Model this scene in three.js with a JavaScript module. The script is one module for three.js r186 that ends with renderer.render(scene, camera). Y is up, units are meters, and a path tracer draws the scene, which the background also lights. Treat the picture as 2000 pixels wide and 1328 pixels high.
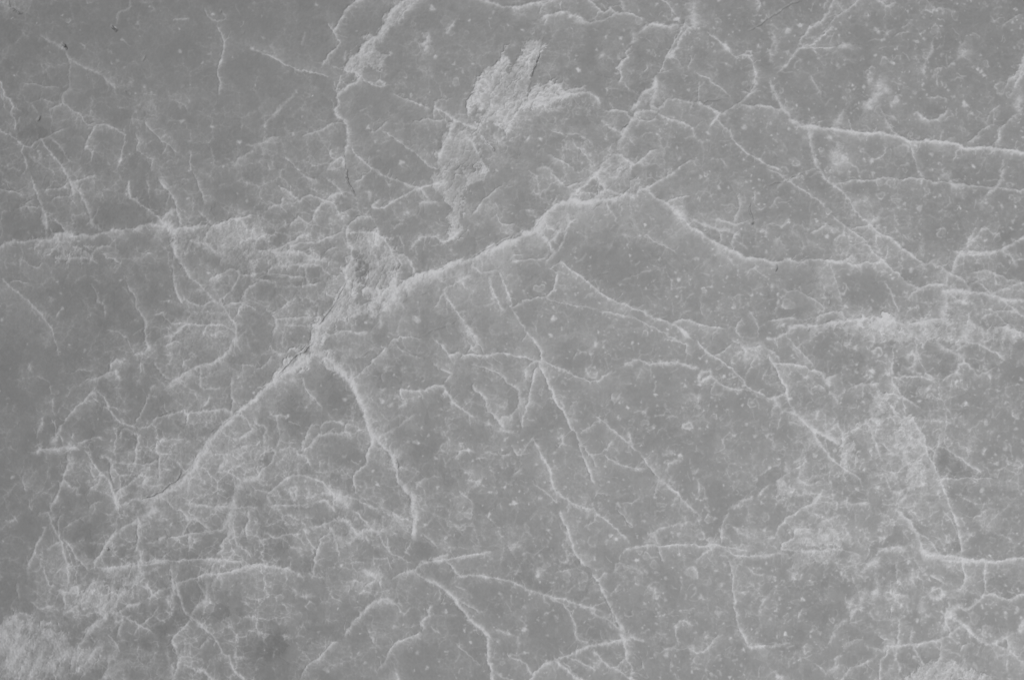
import * as THREE from 'three';
import { RectAreaLightUniformsLib } from 'three/addons/lights/RectAreaLightUniformsLib.js';

// ---------- camera, lamps, exposure ----------
const scene = new THREE.Scene();
scene.background = new THREE.Color(0x000000);
const UNIT = 0.0003;                                   // metres on the stone per drawing unit (0.3 mm)
const TOP = 0.03;                                      // slab thickness
const camera = new THREE.PerspectiveCamera(30, 1024 / 679, 0.05, 20);
const EYE = 0.75;
camera.fov = 2 * Math.atan((1000 * UNIT * 679 / 1024) / EYE) * 180 / Math.PI;
camera.position.set(0, TOP + EYE, 0);
camera.up.set(0, 0, -1);
camera.lookAt(0, TOP, 0);
camera.updateProjectionMatrix();

const renderer = new THREE.WebGLRenderer({ antialias: true });
renderer.toneMapping = THREE.LinearToneMapping;
renderer.toneMappingExposure = 1;
renderer.shadowMap.enabled = true;
RectAreaLightUniformsLib.init();
function softbox(x, y, z, size, strength) {
  const lamp = new THREE.RectAreaLight(0xffffff, strength, size, size);
  lamp.position.set(x, y, z);
  lamp.lookAt(0, TOP, 0);
  scene.add(lamp);
}
softbox(1.3, 1.5, 0.95, 0.5, 27);         // key lamp, low on the right and towards the near edge: it models the relief
softbox(0.04, 1.35, -0.1, 0.4, 16.3);      // copy lamp straight above the slab

// ---------- the stone as it was drawn ----------
// Every vein: [half width, whiteness, soft side (px to the right + / left - of its run), x, y, x, y, ...]
// Places are in quarter units of a 500 x 332 field of the slab; at(column, row) names the field.
const veins = [], cracks = [], rings = [], blobs = [], clouds = [], patches = [], darks = [];
let fieldX = 0, fieldY = 0;
const at = (c, r) => { fieldX = c * 500; fieldY = r * 332; };
const unit = (a, from) => { const p = []; for (let i = from; i + 1 < a.length; i += 2) p.push([fieldX + a[i] / 4, fieldY + a[i + 1] / 4]); return p; };
const vein = (...list) => { for (const a of list) veins.push({ w: a[0], b: a[1], f: a[2], p: unit(a, 3), c: [fieldX, fieldY] }); };
const crack = (...list) => { for (const a of list) cracks.push({ d: a[0], p: unit(a, 1) }); };
const ring = (...list) => { for (const [x, y, r, b] of list) rings.push({ x: fieldX + x / 4, y: fieldY + y / 4, r: r / 4, b }); };
const blob = (...list) => { for (const [x, y, r, b] of list) blobs.push({ x: fieldX + x / 4, y: fieldY + y / 4, r: r / 4, b }); };
const cloud = (...list) => { for (const [x, y, rx, ry, b] of list) clouds.push({ x: fieldX + x / 4, y: fieldY + y / 4, rx: rx / 4, ry: ry / 4, b }); };
const patch = (...list) => { for (const a of list) patches.push({ b: a[0], p: unit(a, 1) }); };
const dark = (...list) => { for (const a of list) darks.push({ b: a[0], p: unit(a, 1) }); };

at(0, 0);
vein([1.2, .35, -8, 1690, 210, 1730, 250, 1748, 320, 1740, 410, 1715, 500, 1695, 580, 1715, 640, 1705, 720],
  [2, .3, -8, 320, 285, 400, 335, 450, 360, 500, 400, 530, 450, 590, 500, 660, 530, 720, 555, 770, 575, 840, 640, 900, 700],
  [1.4, .3, 0, 540, 440, 548, 520, 535, 600, 535, 690, 500, 730, 490, 790, 500, 830],
  [1.6, .45, 0, 0, 640, 25, 700, 35, 745, 80, 770, 105, 830, 85, 880, 110, 950, 118, 1010], [1, .3, 0, 0, 740, 40, 850], [1, .3, 0, 105, 830, 160, 865],
  [1.2, .38, 6, 0, 1015, 60, 1050, 120, 1085, 180, 1130, 165, 1180, 195, 1240, 210, 1328],
  [1.3, .35, 0, 180, 1135, 240, 1145, 320, 1090, 400, 1050, 490, 1010], [1.3, .45, 0, 320, 1095, 380, 1180, 420, 1235, 470, 1280, 490, 1328],
  [1.1, .3, 0, 200, 650, 280, 660, 370, 675, 450, 690], [1, .3, 0, 260, 790, 330, 770, 420, 805], [1.1, .3, 0, 380, 860, 440, 830, 490, 800, 560, 870, 620, 895, 660, 950, 690, 970, 735, 955],
  [1.3, .4, 0, 660, 1160, 680, 1090, 710, 1040, 745, 975, 800, 970, 860, 990, 920, 1015, 970, 1055, 970, 1110, 950, 1180, 945, 1250, 930, 1290],
  [1, .25, 0, 390, 1080, 450, 1130, 490, 1190, 520, 1240, 560, 1270], [1.3, .42, -14, 1130, 950, 1160, 1000, 1210, 1055, 1260, 1105, 1310, 1135, 1380, 1190], [1, .35, 0, 1295, 1140, 1265, 1195],
  [1.1, .32, 0, 1055, 1050, 1080, 1100, 1062, 1170, 1110, 1200, 1190, 1250, 1180, 1320], [1, .3, 0, 1030, 910, 1035, 970], [1, .3, 0, 1035, 925, 1110, 945],
  [1.2, .38, 0, 1490, 1210, 1478, 1260, 1490, 1328], [2.2, .32, 0, 1840, 1265, 1900, 1220, 1940, 1195, 2000, 1180], [1.2, .3, 0, 660, 1140, 700, 1180, 720, 1200],
  [1.2, .25, 0, 910, 180, 915, 110, 960, 75, 1015, 50, 1010, 0], [1.2, .25, 0, 1100, 20, 1180, 20, 1200, 60, 1180, 90], [1, .25, 0, 1360, 155, 1470, 145], [1, .22, 0, 1580, 60, 1620, 130, 1700, 170, 1770, 150, 1720, 90],
  [1.2, .3, 0, 1340, 780, 1440, 820, 1465, 860]);
cloud([1150, 820, 95, 75, .4], [1120, 695, 28, 22, .5], [180, 930, 45, 40, .3], [40, 40, 50, 60, .3], [150, 40, 60, 50, .25], [1340, 790, 60, 40, .25], [1280, 1100, 40, 30, .3], [700, 1220, 60, 50, .2]);
blob([1420, 945, 20, .35], [1655, 990, 18, .45], [1870, 1110, 22, .4], [1970, 380, 18, .4], [1580, 495, 10, .45], [1640, 1110, 6, .5], [1990, 665, 6, .45], [1635, 420, 16, .25], [1400, 405, 18, .3], [940, 1260, 18, .35]);
crack([7, 488, 348, 505, 365, 515, 385], [5, 872, 203, 890, 225, 912, 236], [6, 308, 915, 300, 940], [2.5, 972, 708, 985, 725], [2, 790, 562, 800, 558], [3, 75, 10, 80, 55, 120, 85, 170, 100], [2, 1715, 90, 1716, 110], [1.6, 380, 330, 440, 355, 500, 400], [2, 1120, 480, 1132, 440], [2, 1960, 395, 1995, 405], [1.5, 1905, 260, 1912, 240]);
dark([-.16, 1100, 870, 1160, 880, 1170, 910, 1130, 925, 1080, 900], [-.12, 960, 690, 1010, 700, 1040, 780, 990, 810, 960, 770], [-.1, 640, 880, 720, 950, 680, 950], [-.1, 180, 1140, 320, 1060, 330, 1000, 240, 980, 120, 1020, 110, 1070]);

at(1, 0);
vein([1.4, .42, -14, 0, 400, 80, 430, 150, 455, 200, 490, 260, 520, 310, 548, 380, 560, 430, 570, 500, 580, 560, 600],
  [2, .5, -22, 790, 0, 720, 50, 680, 110, 640, 170, 605, 240], [1.2, .45, 0, 560, 190, 605, 250, 640, 310, 655, 335, 600, 390, 555, 450, 525, 505],
  [2.5, .6, -16, 1180, 0, 1090, 55, 1040, 110, 1025, 170, 980, 220, 960, 260, 900, 310, 840, 350, 820, 400, 770, 440, 720, 490, 690, 540], [5, .42, 0, 1240, 0, 1150, 80, 1080, 160, 1010, 220, 960, 290, 900, 330],
  [2.6, .6, -10, 690, 540, 750, 570, 810, 600, 780, 640, 720, 670, 650, 710, 625, 760, 640, 800, 612, 860, 620, 890, 660, 930], [1, .4, 0, 665, 590, 650, 650, 630, 720],
  [2.4, .52, -18, 680, 935, 705, 970, 715, 1040, 720, 1110, 700, 1150, 690, 1210], [1.5, .5, -10, 810, 600, 850, 635, 900, 665, 960, 680, 1000, 680], [1.5, .45, 0, 930, 665, 960, 625, 1000, 640, 1000, 680],
  [1.2, .42, 0, 1080, 735, 1150, 775, 1230, 790, 1290, 825, 1350, 850], [1.2, .35, 0, 1240, 945, 1310, 935, 1400, 945, 1480, 940, 1530, 970],
  [2.2, .52, 0, 1400, 850, 1450, 870, 1520, 920, 1600, 960, 1660, 980, 1700, 1000], [1.5, .4, 0, 1400, 850, 1390, 800, 1440, 775, 1500, 780], [1.3, .4, 0, 1390, 850, 1390, 920],
  [3, .6, -30, 1530, 980, 1500, 1060, 1450, 1130, 1430, 1200, 1420, 1270, 1440, 1328], [1.5, .5, 0, 750, 1165, 790, 1225, 850, 1270, 900, 1310, 960, 1328],
  [1.5, .5, 0, 985, 1025, 1040, 1060, 1100, 1100, 1160, 1140, 1230, 1190, 1290, 1245, 1340, 1290, 1420, 1320], [1.1, .32, 0, 880, 1035, 940, 1025, 1040, 940],
  [1.4, .32, 0, 370, 1065, 440, 1040, 520, 1010, 600, 970], [2, .22, 0, 60, 980, 130, 900, 220, 810, 300, 740], [1.5, .38, 0, 190, 1225, 250, 1250, 300, 1300, 330, 1328], [2.5, .35, 0, 0, 1140, 80, 1100, 150, 1070], [1.2, .35, 0, 80, 1290, 100, 1328],
  [2.4, .4, 0, 560, 1310, 600, 1260, 660, 1230, 690, 1240, 690, 1290], [1.2, .32, 0, 580, 1170, 570, 1230, 600, 1260], [4, .45, 0, 1300, 270, 1335, 300, 1300, 340, 1325, 370, 1300, 415], [3, .5, 0, 1490, 255, 1520, 215, 1550, 170],
  [2, .45, 0, 1640, 1060, 1700, 1120, 1730, 1200, 1780, 1280, 1800, 1328], [1.5, .4, 0, 1750, 1050, 1800, 1100, 1850, 1160], [3, .4, 0, 1850, 1060, 1900, 1120, 1950, 1140], [1.6, .4, 0, 1550, 1080, 1600, 1030, 1660, 1010], [2, .4, 0, 910, 340, 900, 400, 830, 440, 760, 470], [2, .35, 0, 700, 400, 690, 480]);
patch([.5, 1180, 0, 1090, 55, 1040, 110, 1010, 200, 960, 265, 840, 350, 810, 420, 700, 520, 740, 570, 830, 510, 990, 520, 1020, 430, 960, 400, 920, 330, 1010, 240, 1080, 160, 1180, 80, 1250, 0],
  [.4, 1530, 980, 1450, 1130, 1420, 1270, 1430, 1328, 1790, 1328, 1740, 1210, 1700, 1100, 1640, 1010]);
blob([1375, 70, 28, .45], [1400, 445, 22, .4], [1550, 495, 14, .45], [870, 1000, 18, .4], [930, 1105, 18, .4], [1210, 745, 16, .5], [440, 750, 5, .75], [375, 750, 4, .6], [1140, 1280, 26, .4], [1285, 820, 14, .6], [785, 605, 20, .5], [75, 990, 10, .4], [320, 720, 14, .35], [470, 40, 14, .35], [120, 360, 26, .2], [380, 958, 6, .5]);
ring([1220, 190, 18, .45], [1565, 640, 28, .4], [1150, 580, 30, .3], [975, 650, 24, .4]);
cloud([1250, 320, 60, 90, .25], [1330, 550, 50, 30, .3], [1110, 650, 40, 40, .2], [740, 1140, 40, 40, .3], [80, 1180, 60, 40, .3], [450, 1290, 60, 30, .35], [650, 1270, 60, 50, .3], [1900, 1280, 70, 50, .3]);
dark([-.2, 1560, 900, 1670, 890, 1745, 880, 1750, 960, 1700, 970], [-.14, 1720, 1060, 1780, 1080, 1860, 1180, 1800, 1240, 1740, 1180], [-.08, 1450, 960, 1530, 960, 1420, 1200, 1330, 1200, 1250, 1000]);
crack([2.5, 690, 1215, 688, 1240, 690, 1328], [1.2, 330, 560, 380, 572, 440, 580], [3, 1760, 1065, 1810, 1120, 1865, 1180], [2, 1670, 1105, 1690, 1115]);

at(2, 0);
vein([1.5, .5, 0, 600, 0, 650, 45, 690, 85, 715, 100, 770, 55, 790, 90, 840, 100, 890, 95, 950, 115, 1020, 140], [4, .5, 0, 850, 10, 860, 50, 875, 85], [1.3, .42, 8, 560, 165, 640, 165, 720, 150, 780, 130, 840, 105],
  [3, .55, 0, 1000, 250, 1040, 210, 1100, 185, 1150, 190, 1190, 200, 1240, 200, 1280, 195], [2, .45, 0, 1050, 175, 1120, 180, 1150, 190], [8, .6, 0, 1405, 90, 1410, 150, 1420, 200],
  [2.5, .55, 0, 1420, 200, 1370, 220, 1330, 280, 1300, 330, 1270, 380, 1230, 420, 1210, 440], [1.3, .52, 0, 1360, 150, 1320, 240, 1280, 310, 1235, 380, 1200, 450, 1160, 540, 1135, 570],
  [1.5, .45, 0, 1210, 440, 1240, 460, 1260, 400, 1300, 360], [1, .38, 0, 1240, 440, 1290, 470, 1320, 510], [3, .6, 0, 1120, 605, 1110, 660, 1060, 700, 1000, 750, 980, 800, 940, 840], [3.5, .52, 0, 1120, 610, 1115, 700, 1100, 760, 1085, 820],
  [2, .5, 0, 730, 865, 790, 855, 850, 860, 900, 870, 915, 910, 930, 920], [2.5, .58, 0, 1000, 860, 960, 880, 940, 930, 900, 980, 870, 1030, 850, 1070, 830, 1110], [1.2, .4, 0, 870, 1000, 840, 1050],
  [1.4, .48, 8, 1000, 855, 1070, 855, 1130, 875, 1170, 905, 1230, 930, 1310, 945, 1370, 970, 1415, 1010, 1420, 1050, 1440, 1075], [1.2, .38, 0, 970, 880, 965, 920, 1000, 945, 1050, 945, 1100, 930, 1130, 905],
  [2, .5, 0, 1080, 820, 1140, 850, 1190, 800, 1220, 770, 1270, 770, 1350, 785, 1400, 800], [1.2, .4, 0, 1180, 750, 1195, 790], [2, .58, 8, 1450, 800, 1520, 825, 1570, 850, 1620, 885, 1600, 920, 1580, 950, 1550, 980],
  [1.5, .45, 0, 1640, 890, 1700, 850, 1780, 800, 1850, 740, 1920, 690], [1.5, .5, 0, 1790, 815, 1850, 830, 1890, 840], [2, .58, 0, 1910, 825, 1960, 830, 2000, 835], [1.3, .45, 0, 1600, 930, 1640, 970, 1680, 1015],
  [1.4, .52, -5, 1700, 1010, 1710, 1060, 1740, 1110, 1780, 1150, 1830, 1200, 1880, 1220, 1940, 1255, 2000, 1300], [1.2, .38, 0, 1450, 580, 1510, 610, 1570, 655, 1640, 700, 1690, 745],
  [1.7, .52, -6, 1530, 260, 1580, 295, 1620, 330, 1660, 350, 1690, 385, 1720, 430, 1745, 450, 1800, 430, 1840, 440, 1870, 480, 1890, 540, 1900, 600], [3.2, .55, 0, 1660, 350, 1690, 390], [1.5, .45, 0, 1800, 430, 1830, 395, 1870, 395, 1870, 430, 1840, 440],
  [1, .38, 0, 1450, 790, 1460, 700, 1460, 650], [1.6, .52, 0, 920, 380, 890, 410, 905, 445, 870, 470, 840, 500, 815, 530, 845, 560, 850, 600, 835, 635], [2, .4, 0, 850, 490, 845, 560], [1.5, .42, 0, 870, 650, 910, 700], [6, .45, 0, 930, 245, 940, 290], [3, .42, 0, 685, 445, 700, 405],
  [1.2, .4, 0, 1050, 515, 1050, 540, 1035, 555], [1.3, .42, 0, 320, 5, 260, 20, 235, 50, 215, 105], [2.5, .55, 0, 250, 130, 310, 105, 370, 95, 430, 95], [3.5, .5, 0, 460, 120, 500, 120, 535, 145, 570, 165], [1.2, .35, 0, 270, 125, 255, 200],
  [1.5, .55, 0, 0, 790, 80, 770, 100, 760], [2.5, .6, 0, 0, 930, 30, 880, 70, 830, 110, 800, 200, 800, 280, 810], [2.5, .6, 6, 110, 800, 200, 760, 300, 770, 350, 760, 430, 740, 480, 735, 530, 720, 600, 720, 640, 750, 680, 790],
  [1.5, .48, 0, 100, 770, 160, 700, 230, 670, 300, 640, 420, 720, 540, 690, 570, 670], [1.2, .4, 0, 310, 1020, 370, 1040, 420, 1070], [1.6, .45, 0, 430, 1050, 500, 1050, 560, 1080, 620, 1120], [1.3, .42, 0, 470, 1090, 485, 1150, 550, 1190, 590, 1230, 640, 1280],
  [1.6, .45, 0, 300, 1210, 370, 1250, 420, 1275, 470, 1310], [2, .4, 0, 100, 1110, 130, 1070], [3, .48, 0, 210, 1310, 250, 1300, 310, 1320], [2, .45, 0, 690, 1290, 740, 1250, 800, 1210, 850, 1210, 900, 1250, 960, 1290], [1.6, .45, 0, 960, 1290, 1020, 1240, 1060, 1210, 1110, 1170],
  [1.3, .42, 8, 1280, 1320, 1340, 1280, 1400, 1245], [1.2, .38, 0, 330, 920, 345, 980], [1.2, .38, 0, 700, 940, 770, 1000, 840, 1040, 910, 1085, 960, 1135], [1.3, .38, 0, 1200, 10, 1240, 60, 1270, 110], [2, .4, 0, 1340, 40, 1370, 20], [1.5, .42, 0, 1930, 0, 1940, 40, 1925, 80], [1.2, .35, 0, 1370, 540, 1390, 480, 1390, 440],
  [2, .4, 0, 1830, 760, 1870, 710, 1910, 650], [1, .35, 0, 1800, 710, 1850, 730], [2, .35, 0, 1200, 470, 1260, 430], [1.2, .35, 0, 1640, 1250, 1680, 1300]);
blob([1290, 155, 22, .75], [850, 300, 16, .4], [940, 330, 22, .5], [525, 545, 20, .45], [660, 385, 11, .45], [740, 695, 16, .45], [1265, 1070, 10, .45], [1130, 1055, 8, .5], [395, 745, 34, .75], [380, 35, 14, .5], [1900, 640, 26, .4], [1815, 1000, 22, .4], [1610, 10, 10, .5], [1930, 360, 18, .35], [210, 1140, 12, .4], [1290, 1150, 14, .4], [80, 240, 12, .4]);
ring([1100, 415, 20, .4], [1340, 600, 17, .6], [1165, 1020, 14, .45], [1010, 900, 30, .25], [560, 785, 16, .45], [1820, 660, 22, .3]);
cloud([820, 1280, 120, 60, .5], [1100, 720, 40, 80, .35], [1370, 130, 60, 90, .3], [1410, 40, 60, 60, .3], [260, 530, 60, 40, .3], [350, 710, 120, 50, .55], [200, 860, 120, 60, .35], [540, 840, 50, 40, .35], [1300, 1170, 150, 60, .2], [100, 900, 60, 60, .3], [60, 60, 60, 60, .25], [450, 1170, 40, 30, .35], [50, 1280, 70, 60, .4], [1910, 640, 40, 60, .3]);
patch([.85, 250, 265, 200, 300, 120, 320, 100, 420, 60, 480, 0, 560, -30, 560, -32, 380, -80, 420, -100, 480, -130, 500, -200, 560, -240, 650, -280, 690, -290, 770, -330, 880, -250, 870, -245, 960, -150, 970, -90, 1010, -40, 1020, 0, 940, 60, 850, 120, 810, 250, 810, 340, 780, 440, 740, 400, 700, 300, 650, 160, 690, 110, 760, 130, 660, 160, 600, 220, 400]);
crack([5, 215, 420, 180, 520, 155, 590], [1.6, 250, 280, 215, 420], [1.6, 155, 590, 105, 765], [1.8, 1490, 800, 1560, 790, 1620, 775], [2, 1850, 240, 1920, 210, 2000, 140], [4, 1240, 768, 1243, 772], [4, 1412, 822, 1415, 826], [2.4, 870, 990, 900, 965], [1.6, 1190, 190, 1205, 205], [1.3, 1150, 200, 1200, 250, 1240, 300]);
dark([-.1, 960, 640, 1110, 600, 1070, 680, 990, 740, 880, 660], [-.1, 860, 460, 990, 390, 1130, 480, 1100, 600, 900, 640]);

at(3, 0);
vein([2, .45, 0, 460, 10, 430, 60], [2.2, .48, 0, 520, 0, 480, 90, 430, 140, 390, 180, 330, 210, 290, 260, 250, 310, 235, 370], [1.6, .46, 0, 700, 0, 640, 50, 580, 100, 490, 180, 485, 230],
  [2.2, .58, 10, 480, 220, 420, 280, 360, 340, 290, 370, 240, 400, 190, 450, 150, 500, 90, 560], [1, .4, 0, 250, 390, 330, 375, 420, 370, 520, 365], [4, .42, 0, 530, 365, 600, 345, 640, 350], [3, .6, -6, 15, 635, 30, 690, 60, 740, 80, 780, 110, 840, 150, 890, 180, 930],
  [2, .55, 0, 0, 835, 60, 850, 110, 855], [4, .62, 0, 190, 930, 240, 950, 290, 985, 330, 990],
  [2.4, .78, 12, 290, 985, 370, 985, 450, 1000, 530, 1010, 620, 1020, 700, 1030, 760, 1045, 830, 1040, 890, 1035, 950, 1050, 1010, 1065, 1070, 1085, 1110, 1105, 1180, 1100, 1270, 1100, 1350, 1110, 1430, 1120, 1510, 1140, 1540, 1160, 1620, 1155, 1700, 1155, 1780, 1155, 1850, 1165, 1930, 1175, 2000, 1190],
  [3, .52, -8, 310, 1000, 330, 1070, 340, 1150, 350, 1220, 380, 1290, 410, 1328], [1.6, .48, 0, 880, 840, 910, 900, 930, 960, 960, 1010, 1010, 1050, 1060, 1080], [1.2, .4, 0, 930, 960, 990, 990, 930, 1000], [1.2, .46, 0, 1110, 1110, 1125, 1170, 1140, 1230, 1165, 1320], [1.4, .42, 0, 1510, 1140, 1470, 1190, 1445, 1250],
  [1.2, .42, 0, 1560, 1115, 1620, 1070, 1650, 1030, 1710, 1000, 1770, 970], [1.8, .52, 0, 1770, 1150, 1800, 1080, 1805, 1010, 1850, 970, 1890, 930, 1950, 890], [2, .5, 0, 2000, 450, 1960, 540, 1920, 590, 1880, 620, 1850, 680], [1.6, .5, 0, 2000, 500, 1970, 570, 1950, 630, 1920, 680, 1890, 740], [1.2, .4, 0, 2000, 560, 1970, 600],
  [6, .42, 0, 1970, 750, 1960, 820, 1970, 880], [2, .48, 0, 1170, 880, 1200, 920, 1260, 940, 1330, 930, 1380, 890, 1400, 850], [1, .32, 0, 1240, 760, 1330, 745, 1380, 780], [4, .42, 0, 790, 590, 780, 640], [3, .42, 0, 915, 270, 970, 225], [8, .5, 0, 860, 660, 850, 720, 820, 770, 780, 800, 760, 830], [5, .45, 0, 870, 660, 920, 700, 930, 720], [3, .38, 0, 960, 830, 1000, 770, 1020, 740], [6, .4, 0, 1520, 350, 1500, 400],
  [2.5, .36, 0, 1290, 300, 1290, 380, 1270, 440, 1230, 490, 1220, 540, 1240, 600], [1.5, .36, 0, 1280, 600, 1310, 540, 1360, 530], [3, .38, 0, 30, 260, 40, 330, 20, 400, 15, 480], [2, .36, 0, 40, 270, 70, 340, 60, 420], [6, .38, 0, 570, 880, 530, 980], [2, .38, 0, 340, 600, 370, 660, 420, 750], [10, .48, 0, 520, 1170, 510, 1240, 530, 1300],
  [1.6, .42, 0, 890, 10, 940, 45, 990, 20], [1.2, .38, 0, 1230, 0, 1260, 20], [2, .38, 0, 1300, 70, 1410, 70], [1.6, .42, 0, 0, 1295, 60, 1305, 100, 1320], [1.6, .45, 0, 920, 1150, 915, 1190, 890, 1220, 840, 1245], [1.4, .3, 0, 1840, 200, 1900, 150, 1980, 110], [1.5, .35, 0, 1040, 210, 1090, 190, 1120, 150], [1.2, .35, 0, 1700, 950, 1740, 880, 1800, 830], [1.5, .32, 0, 1410, 530, 1450, 480, 1500, 440], [1, .38, 0, 990, 270, 1060, 255]);
ring([1815, 690, 40, .45], [1885, 745, 20, .45], [815, 550, 24, .58], [1170, 450, 20, .4], [1700, 505, 25, .4], [905, 485, 30, .4], [1265, 60, 32, .5], [1305, 235, 30, .35], [1045, 1180, 45, .3], [215, 1270, 32, .42], [410, 1170, 18, .45], [1235, 420, 30, .4], [735, 1050, 36, .35], [950, 960, 20, .4], [940, 20, 40, .3], [1120, 1050, 14, .35]);
blob([1640, 540, 16, .45], [1540, 815, 26, .45], [1685, 595, 16, .45], [985, 385, 10, .5], [838, 435, 12, .5], [970, 490, 24, .45], [665, 665, 12, .55], [750, 680, 16, .5], [1210, 660, 14, .58], [850, 240, 28, .45], [895, 310, 18, .45], [350, 925, 14, .5], [480, 1075, 26, .38], [160, 240, 30, .4], [250, 205, 22, .4], [590, 1230, 26, .4], [815, 1250, 26, .5], [1275, 1205, 22, .4], [1605, 1300, 18, .45], [1600, 890, 16, .4], [685, 40, 14, .5], [340, 295, 10, .5], [1930, 65, 14, .4], [150, 410, 16, .4], [800, 850, 20, .35], [1160, 325, 18, .4], [370, 400, 10, .4], [700, 855, 12, .4]);
cloud([330, 1040, 30, 50, .4], [600, 20, 80, 60, .35], [560, 60, 60, 60, .25], [200, 850, 40, 60, .35], [540, 1250, 60, 60, .3], [1970, 800, 40, 80, .35], [740, 100, 50, 40, .3], [1370, 30, 50, 40, .3], [1610, 480, 40, 50, .25], [1730, 900, 50, 50, .2], [130, 230, 40, 50, .25]);
crack([2, 0, 140, 80, 95, 260, 0], [1.4, 400, 270, 470, 220]);
dark([-.1, 0, 680, 50, 740, 110, 840, 60, 850, 0, 830], [-.1, 1180, 850, 1290, 800, 1390, 860, 1300, 920, 1220, 910], [-.08, 600, 950, 680, 740, 800, 740, 740, 960]);

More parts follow.
